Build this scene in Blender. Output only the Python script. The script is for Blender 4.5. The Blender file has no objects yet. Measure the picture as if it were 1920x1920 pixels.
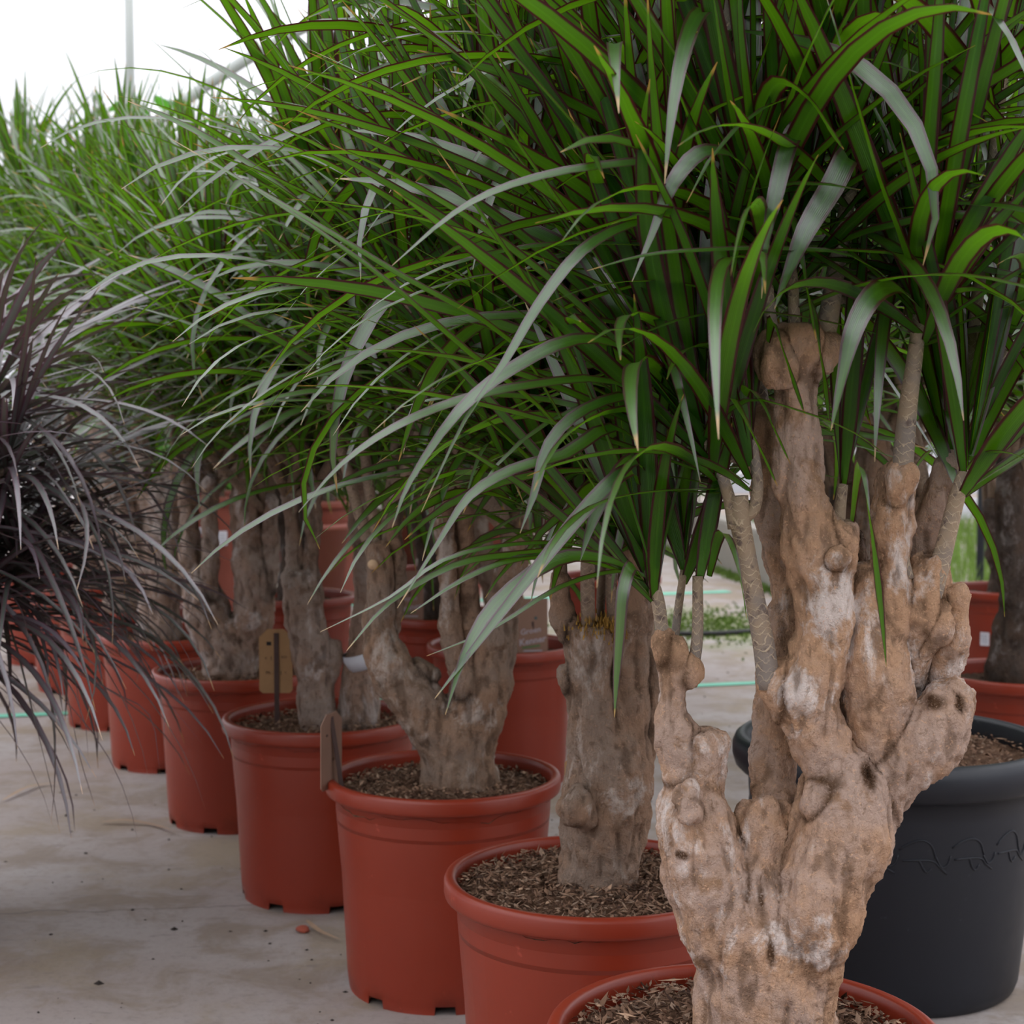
import bpy, bmesh, math, random
import numpy as np
from mathutils import Vector, Matrix, noise

# ------------------------------------------------------------------ camera, sky, exposure
SC = bpy.context.scene
COL = SC.collection
F_PX, PITCH, CAM_H = 3060.0, math.radians(3.83), 1.0
cam_d = bpy.data.cameras.new('camera')
cam = bpy.data.objects.new('camera', cam_d)
COL.objects.link(cam)
cam.location = (0, 0, CAM_H)
cam.rotation_euler = (math.pi / 2 - PITCH, 0, 0)
cam_d.sensor_width = 36.0
cam_d.lens = F_PX / 1920 * 36.0
cam_d.clip_start = 0.05
cam_d.dof.use_dof = True
cam_d.dof.focus_distance = 1.75
cam_d.dof.aperture_fstop = 11.0
SC.camera = cam

world = bpy.data.worlds.new('overcast_sky')
SC.world = world
world.use_nodes = True
wn = world.node_tree.nodes; wl = world.node_tree.links
wn.clear()
w_out = wn.new('ShaderNodeOutputWorld'); w_bg = wn.new('ShaderNodeBackground')
w_tc = wn.new('ShaderNodeTexCoord'); w_sep = wn.new('ShaderNodeSeparateXYZ'); w_r = wn.new('ShaderNodeValToRGB')
wl.new(w_tc.outputs['Generated'], w_sep.inputs[0]); wl.new(w_sep.outputs['Z'], w_r.inputs[0])
w_r.color_ramp.elements[0].position = 0.0; w_r.color_ramp.elements[0].color = (0.10, 0.105, 0.12, 1)
w_r.color_ramp.elements[1].position = 0.85; w_r.color_ramp.elements[1].color = (0.97, 0.97, 1.0, 1)
w_e = w_r.color_ramp.elements.new(0.2); w_e.color = (0.36, 0.365, 0.39, 1)
wl.new(w_r.outputs[0], w_bg.inputs[0]); w_bg.inputs[1].default_value = 2.4
wl.new(w_bg.outputs[0], w_out.inputs[0])

SC.view_settings.view_transform = 'Standard'
SC.view_settings.look = 'None'
SC.view_settings.exposure = 0.28
SC.view_settings.gamma = 1.0
SC.view_settings.use_curve_mapping = False
SC.cycles.max_bounces = 8
SC.cycles.transparent_max_bounces = 12
SC.cycles.diffuse_bounces = 3
SC.cycles.glossy_bounces = 3

# ------------------------------------------------------------------ helpers
_FW = np.array([0, math.cos(PITCH), -math.sin(PITCH)]); _UP = np.array([0, math.sin(PITCH), math.cos(PITCH)])
_RT = np.array([1.0, 0, 0]); _CAM = np.array([0, 0, CAM_H])

def P(px, py, Y):
    """point of the place seen at pixel (px, py) and lying Y metres in front of the camera"""
    r = _FW * F_PX + _RT * (px - 960) - _UP * (py - 960)
    return _CAM + r * (Y / r[1])

def project(pts):
    d = np.asarray(pts) - _CAM
    dep = d @ _FW
    dep = np.where(dep < 0.05, 0.05, dep)
    return 960 + F_PX * (d @ _RT) / dep, 960 - F_PX * (d @ _UP) / dep, dep

def tag(o, label=None, cat=None, group=None, kind=None):
    if label: o['label'] = label
    if cat: o['category'] = cat
    if group: o['group'] = group
    if kind: o['kind'] = kind
    return o

def empty(name, loc, label, cat, group=None):
    o = bpy.data.objects.new(name, None)
    o.empty_display_size = 0.05
    COL.objects.link(o); o.location = loc
    return tag(o, label, cat, group)

def mesh_np(name, V, Fq, smooth=True, uv=None):
    """mesh from a vertex array and an (n, k) face array; uv per vertex"""
    V = np.ascontiguousarray(V, dtype=np.float32); Fq = np.ascontiguousarray(Fq, dtype=np.int32)
    me = bpy.data.meshes.new(name)
    n, k = Fq.shape
    me.vertices.add(len(V)); me.vertices.foreach_set('co', V.ravel())
    me.loops.add(n * k); me.loops.foreach_set('vertex_index', Fq.ravel())
    me.polygons.add(n); me.polygons.foreach_set('loop_start', np.arange(0, n * k, k, dtype=np.int32))
    me.polygons.foreach_set('loop_total', np.full(n, k, dtype=np.int32))
    me.polygons.foreach_set('use_smooth', np.full(n, smooth, dtype=bool))
    if uv is not None:
        l = me.uv_layers.new(name='UVMap')
        l.data.foreach_set('uv', np.ascontiguousarray(uv, dtype=np.float32)[Fq.ravel()].ravel())
    me.update(calc_edges=True)
    return me

def attr(me, name, vals):
    a = me.attributes.new(name, 'FLOAT', 'POINT')
    a.data.foreach_set('value', np.ascontiguousarray(vals, dtype=np.float32))

def link(name, me, mat, parent=None, loc=None):
    o = bpy.data.objects.new(name, me)
    COL.objects.link(o)
    if mat is not None and len(me.materials) == 0: me.materials.append(mat)
    if parent is not None: o.parent = parent
    if loc is not None: o.location = loc
    return o

def bm_link(name, bm, mat, parent=None, loc=None, smooth=False):
    me = bpy.data.meshes.new(name); bm.to_mesh(me); bm.free()
    if smooth:
        me.polygons.foreach_set('use_smooth', np.ones(len(me.polygons), dtype=bool))
    return link(name, me, mat, parent, loc)

def lathe(prof, nseg=64, angs=None, ringz=None):
    a = np.linspace(0, 2 * math.pi, nseg, endpoint=False) if angs is None else np.asarray(angs)
    n = len(a); V = []
    for i, (r, z) in enumerate(prof):
        zz = np.full(n, z) if ringz is None or i not in ringz else ringz[i]
        V.append(np.stack([r * np.cos(a), r * np.sin(a), zz], 1))
    V = np.concatenate(V); F = []
    for i in range(len(prof) - 1):
        j = np.arange(n); k = (j + 1) % n
        F.append(np.stack([i * n + j, i * n + k, (i + 1) * n + k, (i + 1) * n + j], 1))
    return V, np.concatenate(F)

def catmull(pts, m=6):
    P0 = [np.asarray(p, float) for p in pts]
    if len(P0) < 3:
        return np.array([P0[0] + (P0[1] - P0[0]) * t for t in np.linspace(0, 1, m + 1)])
    Q = [2 * P0[0] - P0[1]] + P0 + [2 * P0[-1] - P0[-2]]
    out = []
    for i in range(1, len(Q) - 2):
        a, b, c, d = Q[i - 1:i + 3]
        for j in range(m):
            t = j / m
            out.append(0.5 * ((2 * b) + (-a + c) * t + (2 * a - 5 * b + 4 * c - d) * t * t + (-a + 3 * b - 3 * c + d) * t ** 3))
    out.append(P0[-1])
    return np.array(out)

def tube(path4, nseg=10, m=5):
    """path4: rows x y z r. Returns V, F, uv (u round, v metres)"""
    C = catmull(path4, m)
    p, r = C[:, :3], np.maximum(C[:, 3], 0.0008)
    T = np.gradient(p, axis=0); T /= np.linalg.norm(T, axis=1)[:, None] + 1e-9
    ref = np.array([0.3, 1, 0.1]); s = [0.0]; V = []; UV = []
    for i in range(len(p)):
        X = np.cross(ref, T[i]); X /= np.linalg.norm(X) + 1e-9
        Yv = np.cross(T[i], X)
        if i: s.append(s[-1] + np.linalg.norm(p[i] - p[i - 1]))
        a = np.linspace(0, 2 * math.pi, nseg + 1)
        V.append(p[i] + r[i] * (np.cos(a)[:, None] * X + np.sin(a)[:, None] * Yv))
        UV.append(np.stack([a / (2 * math.pi), np.full(nseg + 1, s[-1])], 1))
    n = nseg + 1; F = []
    for i in range(len(p) - 1):
        j = np.arange(nseg)
        F.append(np.stack([i * n + j, i * n + j + 1, (i + 1) * n + j + 1, (i + 1) * n + j], 1))
    # end caps, as quads folding onto the ring centre
    V = np.concatenate(V); UV = np.concatenate(UV); F = np.concatenate(F)
    c0, c1 = len(V), len(V) + 1
    V = np.concatenate([V, p[:1], p[-1:]]); UV = np.concatenate([UV, [[.5, 0]], [[.5, s[-1]]]])
    b = (len(p) - 1) * n; caps = []
    for j in range(0, nseg - 1, 2):
        caps.append([c0, j + 2, j + 1, j]); caps.append([c1, b + j, b + j + 1, b + j + 2])
    return V, np.concatenate([F, np.array(caps)]), UV

# ------------------------------------------------------------------ materials
def mat_new(name):
    m = bpy.data.materials.new(name); m.use_nodes = True
    nt = m.node_tree; nt.nodes.clear()
    out = nt.nodes.new('ShaderNodeOutputMaterial')
    return m, nt, out

def N(nt, typ, **kw):
    n = nt.nodes.new(typ)
    for k, v in kw.items():
        if k.startswith('i_'):
            n.inputs[k[2:].replace('_', ' ')].default_value = v
        else:
            setattr(n, k, v)
    return n

def MATH(nt, op, a, b=None, clamp=False):
    n = nt.nodes.new('ShaderNodeMath'); n.operation = op; n.use_clamp = clamp
    for i, v in enumerate((a, b)):
        if v is None: continue
        if isinstance(v, (int, float)): n.inputs[i].default_value = v
        else: nt.links.new(v, n.inputs[i])
    return n.outputs[0]

def SSTEP(nt, v, a, b):
    n = nt.nodes.new('ShaderNodeMapRange'); n.interpolation_type = 'SMOOTHSTEP'
    nt.links.new(v, n.inputs['Value'])
    n.inputs['From Min'].default_value = a; n.inputs['From Max'].default_value = b
    return n.outputs['Result']

def MIX(nt, f, a, b, mode='MIX'):
    n = nt.nodes.new('ShaderNodeMix'); n.data_type = 'RGBA'; n.blend_type = mode
    for sock, v in ((n.inputs['Factor'], f), (n.inputs['A'], a), (n.inputs['B'], b)):
        if isinstance(v, (int, float)): sock.default_value = v
        elif isinstance(v, tuple): sock.default_value = (*v, 1)
        else: nt.links.new(v, sock)
    return n.outputs['Result']

def NOISE(nt, scale, detail=4, rough=0.55, vec=None, stretch=None, distort=0.0):
    n = nt.nodes.new('ShaderNodeTexNoise'); n.inputs['Scale'].default_value = scale
    n.inputs['Detail'].default_value = detail; n.inputs['Roughness'].default_value = rough
    n.inputs['Distortion'].default_value = distort
    if vec is None:
        vec = nt.nodes.new('ShaderNodeTexCoord').outputs['Object']
    if stretch:
        mp = nt.nodes.new('ShaderNodeMapping'); mp.inputs['Scale'].default_value = stretch
        nt.links.new(vec, mp.inputs[0]); vec = mp.outputs[0]
    nt.links.new(vec, n.inputs['Vector'])
    return n.outputs['Fac']

def PRIN(nt, out, color, rough=0.5, spec=0.5, bump=None, bstr=0.3, bdist=0.002):
    b = nt.nodes.new('ShaderNodeBsdfPrincipled')
    if isinstance(color, tuple): b.inputs['Base Color'].default_value = (*color, 1)
    else: nt.links.new(color, b.inputs['Base Color'])
    if isinstance(rough, (int, float)): b.inputs['Roughness'].default_value = rough
    else: nt.links.new(rough, b.inputs['Roughness'])
    b.inputs['Specular IOR Level'].default_value = spec
    if bump is not None:
        bn = nt.nodes.new('ShaderNodeBump'); bn.inputs['Strength'].default_value = bstr
        bn.inputs['Distance'].default_value = bdist
        nt.links.new(bump, bn.inputs['Height']); nt.links.new(bn.outputs[0], b.inputs['Normal'])
    nt.links.new(b.outputs[0], out.inputs[0])
    return b

def leaf_material(name, ca, cb, trans, margin, m0, m1, tipc, sheen=0.55, rough=0.42, tmix=0.42):
    m, nt, out = mat_new(name)
    uv = N(nt, 'ShaderNodeUVMap'); sp = N(nt, 'ShaderNodeSeparateXYZ'); nt.links.new(uv.outputs[0], sp.inputs[0])
    u, v = sp.outputs[0], sp.outputs[1]
    at = N(nt, 'ShaderNodeAttribute', attribute_name='rnd')
    oi = N(nt, 'ShaderNodeObjectInfo')
    rnd = MATH(nt, 'FRACT', MATH(nt, 'ADD', at.outputs['Fac'], oi.outputs['Random']))
    base = MIX(nt, rnd, ca, cb)
    edge = MATH(nt, 'ABSOLUTE', MATH(nt, 'SUBTRACT', u, 0.5))
    # fine long veins
    vein = MATH(nt, 'MULTIPLY', MATH(nt, 'ADD', MATH(nt, 'SINE', MATH(nt, 'MULTIPLY', u, 75.0)), 1.0), 0.5)
    base = MIX(nt, MATH(nt, 'MULTIPLY', vein, 0.22), base, tuple(c * 1.9 for c in ca))
    base = MIX(nt, MATH(nt, 'MULTIPLY', SSTEP(nt, edge, 0.10, 0.0), 0.5), base, tuple(c * 2.2 for c in cb))
    base = MIX(nt, MATH(nt, 'MULTIPLY', SSTEP(nt, v, 0.30, 0.0), 0.6), base, tuple(c * 2.4 for c in cb))
    mg = SSTEP(nt, edge, m0, m1)
    base = MIX(nt, mg, base, margin)
    tipm = SSTEP(nt, MATH(nt, 'ADD', v, MATH(nt, 'MULTIPLY', rnd, 0.05)), 0.985, 1.01)
    base = MIX(nt, tipm, base, tipc)
    tr = MIX(nt, mg, trans, tuple(c * 1.5 for c in margin)); tr = MIX(nt, tipm, tr, tipc)
    b = N(nt, 'ShaderNodeBsdfPrincipled'); nt.links.new(base, b.inputs['Base Color'])
    b.inputs['Roughness'].default_value = rough; b.inputs['Specular IOR Level'].default_value = sheen
    b.inputs['IOR'].default_value = 1.62; geo = N(nt, 'ShaderNodeNewGeometry')
    nt.links.new(MATH(nt, 'MULTIPLY', MATH(nt, 'SUBTRACT', 1.0, geo.outputs['Backfacing']), 0.9), b.inputs['Coat Weight'])   # waxy upper face
    nt.links.new(MATH(nt, 'SUBTRACT', sheen, MATH(nt, 'MULTIPLY', geo.outputs['Backfacing'], sheen * 0.6)), b.inputs['Specular IOR Level'])
    b.inputs['Coat Roughness'].default_value = 0.34; b.inputs['Coat IOR'].default_value = 1.75
    bn = N(nt, 'ShaderNodeBump'); bn.inputs['Strength'].default_value = 0.25; bn.inputs['Distance'].default_value = 0.001
    nt.links.new(vein, bn.inputs['Height']); nt.links.new(bn.outputs[0], b.inputs['Normal'])
    t = N(nt, 'ShaderNodeBsdfTranslucent'); nt.links.new(tr, t.inputs[0])
    mx = N(nt, 'ShaderNodeMixShader'); mx.inputs[0].default_value = tmix
    nt.links.new(b.outputs[0], mx.inputs[1]); nt.links.new(t.outputs[0], mx.inputs[2])
    nt.links.new(mx.outputs[0], out.inputs[0])
    return m

M_LEAF = leaf_material('dragon_tree_leaf', (0.009, 0.048, 0.003), (0.022, 0.090, 0.004), (0.17, 0.42, 0.008),
                       (0.050, 0.007, 0.009), 0.30, 0.41, (0.46, 0.27, 0.06), 0.9, 0.27, 0.36)
M_PURPLE = leaf_material('purple_dragon_tree_leaf', (0.150, 0.110, 0.155), (0.030, 0.065, 0.040), (0.12, 0.10, 0.04),
                         (0.10, 0.035, 0.055), 0.22, 0.42, (0.45, 0.24, 0.08), 1.0, 0.36, 0.20)
M_BROAD = leaf_material('broad_leaf', (0.020, 0.10, 0.015), (0.04, 0.14, 0.02), (0.12, 0.42, 0.03),
                        (0.03, 0.12, 0.02), 0.47, 0.5, (0.05, 0.16, 0.02), 0.5, 0.45)

def bark_material(name, tan, pale, grey, dark):
    m, nt, out = mat_new(name)
    big = NOISE(nt, 9, 5, 0.6); mid = NOISE(nt, 26, 6, 0.65, distort=0.6); fine = NOISE(nt, 170, 5, 0.7, stretch=(1, 1, 0.35))
    col = MIX(nt, SSTEP(nt, big, 0.40, 0.62), tan, grey)
    col = MIX(nt, SSTEP(nt, mid, 0.52, 0.70), col, tuple(min(1, c * 0.62) for c in tan))
    wh = NOISE(nt, 13, 6, 0.7, stretch=(1, 1, 0.55), distort=0.4)
    col = MIX(nt, MATH(nt, 'MULTIPLY', SSTEP(nt, wh, 0.53, 0.64), 0.85), col, pale)
    col = MIX(nt, MATH(nt, 'MULTIPLY', SSTEP(nt, fine, 0.52, 0.72), 0.55), col, tuple(c * 0.42 for c in tan))
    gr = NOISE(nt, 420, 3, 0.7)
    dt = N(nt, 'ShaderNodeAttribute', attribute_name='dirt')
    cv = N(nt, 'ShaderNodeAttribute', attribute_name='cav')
    col = MIX(nt, MATH(nt, 'MULTIPLY', SSTEP(nt, cv.outputs['Fac'], 0.15, 0.9), 0.6), col, tuple(c * 0.30 for c in tan))  # bark grooves darkened in the colour, standing in for groove shade
    pit = NOISE(nt, 85, 5, 0.75, distort=1.0)
    col = MIX(nt, MATH(nt, 'MULTIPLY', SSTEP(nt, pit, 0.57, 0.66), 0.6), col, tuple(c * 0.38 for c in tan))
    gold = NOISE(nt, 240, 3, 0.7)
    col = MIX(nt, MATH(nt, 'MULTIPLY', SSTEP(nt, gold, 0.58, 0.66), 0.5), col, tuple(min(1, c * 1.45) for c in tan))
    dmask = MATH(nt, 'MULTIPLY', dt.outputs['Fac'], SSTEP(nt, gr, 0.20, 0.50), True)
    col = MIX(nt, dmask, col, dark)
    h = MATH(nt, 'ADD', MATH(nt, 'MULTIPLY', fine, 0.8), MATH(nt, 'ADD', MATH(nt, 'MULTIPLY', mid, 0.9), MATH(nt, 'MULTIPLY', gr, 0.35)))
    PRIN(nt, out, col, 0.85, 0.2, h, 1.0, 0.007)
    return m

M_BARK = bark_material('tan_bark', (0.56, 0.335, 0.205), (0.84, 0.74, 0.70), (0.52, 0.37, 0.30), (0.09, 0.045, 0.022))
M_BARK2 = bark_material('brown_bark', (0.31, 0.19, 0.125), (0.50, 0.42, 0.37), (0.28, 0.205, 0.16), (0.03, 0.017, 0.010))
M_BARK3 = bark_material('grey_bark', (0.35, 0.225, 0.165), (0.62, 0.54, 0.51), (0.40, 0.31, 0.265), (0.03, 0.02, 0.014))
M_BARK4 = bark_material('dark_bark', (0.11, 0.07, 0.05), (0.30, 0.26, 0.25), (0.09, 0.07, 0.06), (0.02, 0.012, 0.01))

def cane_material(name, c1, c2, line, dark):
    m, nt, out = mat_new(name)
    uv = N(nt, 'ShaderNodeUVMap'); sp = N(nt, 'ShaderNodeSeparateXYZ'); nt.links.new(uv.outputs[0], sp.inputs[0])
    u, v = sp.outputs[0], sp.outputs[1]
    wob = NOISE(nt, 60, 3)
    tri = MATH(nt, 'ABSOLUTE', MATH(nt, 'SUBTRACT', MATH(nt, 'FRACT', MATH(nt, 'MULTIPLY', u, 4.0)), 0.5))
    vv = MATH(nt, 'ADD', MATH(nt, 'MULTIPLY', v, 115.0), MATH(nt, 'MULTIPLY', wob, 2.4))
    l1 = MATH(nt, 'ABSOLUTE', MATH(nt, 'SUBTRACT', MATH(nt, 'FRACT', MATH(nt, 'ADD', vv, MATH(nt, 'MULTIPLY', tri, 1.25))), 0.5))
    l2 = MATH(nt, 'ABSOLUTE', MATH(nt, 'SUBTRACT', MATH(nt, 'FRACT', MATH(nt, 'SUBTRACT', vv, MATH(nt, 'MULTIPLY', tri, 1.25))), 0.5))
    ln = MATH(nt, 'MAXIMUM', SSTEP(nt, l1, 0.38, 0.47), MATH(nt, 'MULTIPLY', SSTEP(nt, l2, 0.42, 0.48), 0.55))
    brk = NOISE(nt, 45, 4, 0.6)
    ln = MATH(nt, 'MULTIPLY', ln, MATH(nt, 'MULTIPLY', SSTEP(nt, brk, 0.32, 0.58), 0.75))
    col = MIX(nt, SSTEP(nt, NOISE(nt, 18, 4), 0.4, 0.62), c1, c2)
    col = MIX(nt, SSTEP(nt, NOISE(nt, 90, 4), 0.55, 0.7), col, dark)
    col = MIX(nt, ln, col, line)
    PRIN(nt, out, col, 0.7, 0.3, ln, 0.6, 0.0015)
    return m
M_CANE = cane_material('scarred_cane', (0.23, 0.19, 0.165), (0.34, 0.25, 0.17), (0.60, 0.47, 0.33), (0.14, 0.10, 0.085))
M_CANE2 = cane_material('brown_cane', (0.20, 0.14, 0.10), (0.25, 0.17, 0.12), (0.34, 0.25, 0.18), (0.12, 0.08, 0.06))

def pot_material(name, c, c2, rough, spec=0.5):
    m, nt, out = mat_new(name)
    f = NOISE(nt, 4, 4, 0.6)
    col = MIX(nt, f, c, c2)
    sc = NOISE(nt, 55, 3, 0.5)
    col = MIX(nt, MATH(nt, 'MULTIPLY', SSTEP(nt, sc, 0.70, 0.78), 0.5), col, tuple(min(1, x * 1.7 + 0.03) for x in c))
    sp = N(nt, 'ShaderNodeSeparateXYZ'); tc = N(nt, 'ShaderNodeTexCoord'); nt.links.new(tc.outputs['Object'], sp.inputs[0])
    dirt = MATH(nt, 'MULTIPLY', SSTEP(nt, sp.outputs[2], 0.06, 0.0), SSTEP(nt, NOISE(nt, 14, 4), 0.4, 0.7))
    col = MIX(nt, MATH(nt, 'MULTIPLY', dirt, 0.6), col, tuple(x * 0.35 for x in c))
    rg = N(nt, 'ShaderNodeMapRange'); nt.links.new(NOISE(nt, 25, 3), rg.inputs[0])
    rg.inputs['To Min'].default_value = rough - 0.06; rg.inputs['To Max'].default_value = rough + 0.08
    PRIN(nt, out, col, rg.outputs[0], spec, NOISE(nt, 500, 2), 0.08, 0.0005)
    return m
M_POT = pot_material('terracotta_plastic', (0.262, 0.030, 0.010), (0.215, 0.023, 0.009), 0.38)
M_POT2 = pot_material('matte_terracotta_plastic', (0.22, 0.050, 0.028), (0.18, 0.042, 0.026), 0.5)
M_GREY = pot_material('anthracite_plastic', (0.015, 0.017, 0.025), (0.013, 0.015, 0.021), 0.45, 0.4)

def soil_material(name, a, b, c):
    m, nt, out = mat_new(name)
    f = NOISE(nt, 40, 6, 0.7, distort=1.0); g = NOISE(nt, 210, 4, 0.7)
    col = MIX(nt, SSTEP(nt, f, 0.38, 0.62), a, b)
    col = MIX(nt, MATH(nt, 'MULTIPLY', SSTEP(nt, g, 0.5, 0.7), 0.7), col, c)
    PRIN(nt, out, col, 0.95, 0.15, MATH(nt, 'ADD', f, g), 0.9, 0.006)
    return m
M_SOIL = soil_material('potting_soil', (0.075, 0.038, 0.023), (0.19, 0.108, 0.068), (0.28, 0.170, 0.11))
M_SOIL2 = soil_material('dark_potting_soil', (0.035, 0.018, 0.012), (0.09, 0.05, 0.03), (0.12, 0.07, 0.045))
def chip_material():
    m, nt, out = mat_new('bark_chip')
    at = N(nt, 'ShaderNodeAttribute', attribute_name='rnd')
    r = N(nt, 'ShaderNodeValToRGB'); nt.links.new(at.outputs['Fac'], r.inputs[0])
    e = r.color_ramp.elements
    e[0].position = 0; e[0].color = (0.045, 0.022, 0.014, 1); e[1].position = 1; e[1].color = (0.46, 0.29, 0.19, 1)
    for p, c in ((0.35, (0.135, 0.072, 0.044, 1)), (0.7, (0.25, 0.145, 0.092, 1)), (0.93, (0.26, 0.18, 0.13, 1))):
        k = e.new(p); k.color = c
    PRIN(nt, out, r.outputs[0], 0.85, 0.25, NOISE(nt, 300, 3), 0.5, 0.002)
    return m
M_CHIP = chip_material()

def simple(name, c, rough=0.6, spec=0.4, var=0.25, scale=20):
    m, nt, out = mat_new(name)
    f = NOISE(nt, scale, 4, 0.6)
    col = MIX(nt, f, tuple(x * (1 - var) for x in c), tuple(min(1, x * (1 + var)) for x in c))
    PRIN(nt, out, col, rough, spec)
    return m
M_CARD = simple('cardboard', (0.40, 0.235, 0.12), 0.8, 0.2, 0.12, 60)
M_CARD2 = simple('brown_card', (0.28, 0.165, 0.12), 0.7, 0.3, 0.10, 40)
M_STICK = simple('dark_stake', (0.085, 0.055, 0.05), 0.8, 0.2)
M_PEG = simple('wooden_peg', (0.42, 0.28, 0.16), 0.7, 0.3)
M_WHITE = simple('white_label', (0.62, 0.62, 0.68), 0.5, 0.4, 0.05)
M_INK = simple('black_ink', (0.02, 0.018, 0.018), 0.6, 0.3, 0.1)
M_INKB = simple('faded_brown_ink', (0.13, 0.07, 0.04), 0.6, 0.3, 0.1)
M_INKW = simple('white_ink', (0.46, 0.40, 0.44), 0.6, 0.3, 0.1)
M_INKG = simple('green_ink', (0.12, 0.19, 0.08), 0.6, 0.3, 0.1)
M_PIPE = simple('white_painted_pipe', (0.45, 0.48, 0.45), 0.45, 0.5, 0.05, 3)
M_POST = simple('dark_blue_post', (0.02, 0.028, 0.045), 0.4, 0.5, 0.1)
M_GREENLINE = simple('green_floor_paint', (0.16, 0.50, 0.36), 0.7, 0.3, 0.15, 6)
M_DRY = simple('dry_leaf', (0.36, 0.25, 0.17), 0.7, 0.3, 0.2)
M_TWIG = simple('twig_brown', (0.12, 0.07, 0.045), 0.8, 0.2)
M_SPECK = simple('dark_grit', (0.035, 0.028, 0.025), 0.9, 0.2)
M_MOSS = simple('moss_green', (0.12, 0.19, 0.04), 0.9, 0.1, 0.4, 30)
M_MOSSY = simple('dry_orange_moss', (0.30, 0.17, 0.04), 0.95, 0.1, 0.5, 90)
M_GRASS = simple('verge_grass', (0.16, 0.26, 0.05), 0.8, 0.2, 0.3)
M_CHIPRED = simple('terracotta_shard', (0.32, 0.07, 0.04), 0.7)
M_CUT = simple('fresh_cut_wood', (0.55, 0.38, 0.24), 0.8, 0.2, 0.2, 80)
M_KERB = simple('kerb_concrete', (0.27, 0.25, 0.22), 0.9, 0.2, 0.25, 5)
M_CABLE = simple('black_hose', (0.02, 0.02, 0.02), 0.5)

def floor_material():
    m, nt, out = mat_new('stained_concrete')
    tc = N(nt, 'ShaderNodeTexCoord').outputs['Object']
    big = NOISE(nt, 1.1, 5, 0.6, tc, stretch=(1, 1.5, 1)); mid = NOISE(nt, 5.5, 6, 0.65, tc, distort=0.5); fine = NOISE(nt, 60, 5, 0.7, tc)
    col = MIX(nt, SSTEP(nt, big, 0.35, 0.65), (0.31, 0.262, 0.245), (0.36, 0.325, 0.315))
    col = MIX(nt, MATH(nt, 'MULTIPLY', SSTEP(nt, mid, 0.44, 0.62), 0.75), col, (0.23, 0.180, 0.140))
    ye = NOISE(nt, 2.3, 5, 0.65, tc)
    col = MIX(nt, MATH(nt, 'MULTIPLY', SSTEP(nt, ye, 0.48, 0.62), 0.7), col, (0.27, 0.212, 0.150))
    col = MIX(nt, MATH(nt, 'MULTIPLY', SSTEP(nt, fine, 0.48, 0.68), 0.3), col, (0.17, 0.15, 0.14))
    st = NOISE(nt, 26, 4, 0.6, tc, stretch=(0.5, 1.4, 1))
    col = MIX(nt, MATH(nt, 'MULTIPLY', SSTEP(nt, st, 0.60, 0.72), 0.45), col, (0.16, 0.135, 0.125))
    # hairline crack running across the aisle
    sp = N(nt, 'ShaderNodeSeparateXYZ'); nt.links.new(tc, sp.inputs[0])
    wob = MATH(nt, 'MULTIPLY', MATH(nt, 'SUBTRACT', NOISE(nt, 7, 5, 0.6, tc), 0.5), 0.10)
    ln = MATH(nt, 'ABSOLUTE', MATH(nt, 'SUBTRACT', MATH(nt, 'ADD', MATH(nt, 'MULTIPLY', sp.outputs[0], -0.13), MATH(nt, 'ADD', sp.outputs[1], wob)), 3.27))
    col = MIX(nt, MATH(nt, 'MULTIPLY', SSTEP(nt, ln, 0.007, 0.0), 0.6), col, (0.13, 0.11, 0.10))
    # moss stain far back
    mo = N(nt, 'ShaderNodeVectorMath', operation='DISTANCE'); nt.links.new(tc, mo.inputs[0]); mo.inputs[1].default_value = (0.85, 7.25, 0)
    ms = MATH(nt, 'MULTIPLY', SSTEP(nt, mo.outputs['Value'], 1.0, 0.25), SSTEP(nt, NOISE(nt, 3.5, 5, 0.7, tc), 0.40, 0.58))
    col = MIX(nt, MATH(nt, 'MULTIPLY', ms, 0.85), col, (0.17, 0.20, 0.07))
    PRIN(nt, out, col, 0.75, 0.3, MATH(nt, 'ADD', fine, mid), 0.25, 0.004)
    return m

def film_material():
    m, nt, out = mat_new('greenhouse_film')
    t = N(nt, 'ShaderNodeBsdfTransparent'); t.inputs[0].default_value = (0.97, 0.97, 0.97, 1)
    l = N(nt, 'ShaderNodeBsdfTranslucent'); 
    nt.links.new(MIX(nt, NOISE(nt, 1.5, 4), (0.82, 0.82, 0.86), (0.95, 0.95, 0.97)), l.inputs[0])
    mx = N(nt, 'ShaderNodeMixShader'); mx.inputs[0].default_value = 0.45
    nt.links.new(t.outputs[0], mx.inputs[1]); nt.links.new(l.outputs[0], mx.inputs[2]); nt.links.new(mx.outputs[0], out.inputs[0])
    return m

# ------------------------------------------------------------------ the setting
def grid_mesh(x0, x1, y0, y1, nx, ny, z=0.0):
    xs, ys = np.linspace(x0, x1, nx), np.linspace(y0, y1, ny)
    X, Yg = np.meshgrid(xs, ys, indexing='ij')
    V = np.stack([X.ravel(), Yg.ravel(), np.full(X.size, z)], 1)
    i, j = np.meshgrid(np.arange(nx - 1), np.arange(ny - 1), indexing='ij'); i = i.ravel(); j = j.ravel()
    return V, np.stack([i * ny + j, (i + 1) * ny + j, (i + 1) * ny + j + 1, i * ny + j + 1], 1)

V, F = grid_mesh(-12, 14, -6, 24, 3, 3)
tag(link('floor', mesh_np('floor', V, F), floor_material()), kind='structure')

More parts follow.
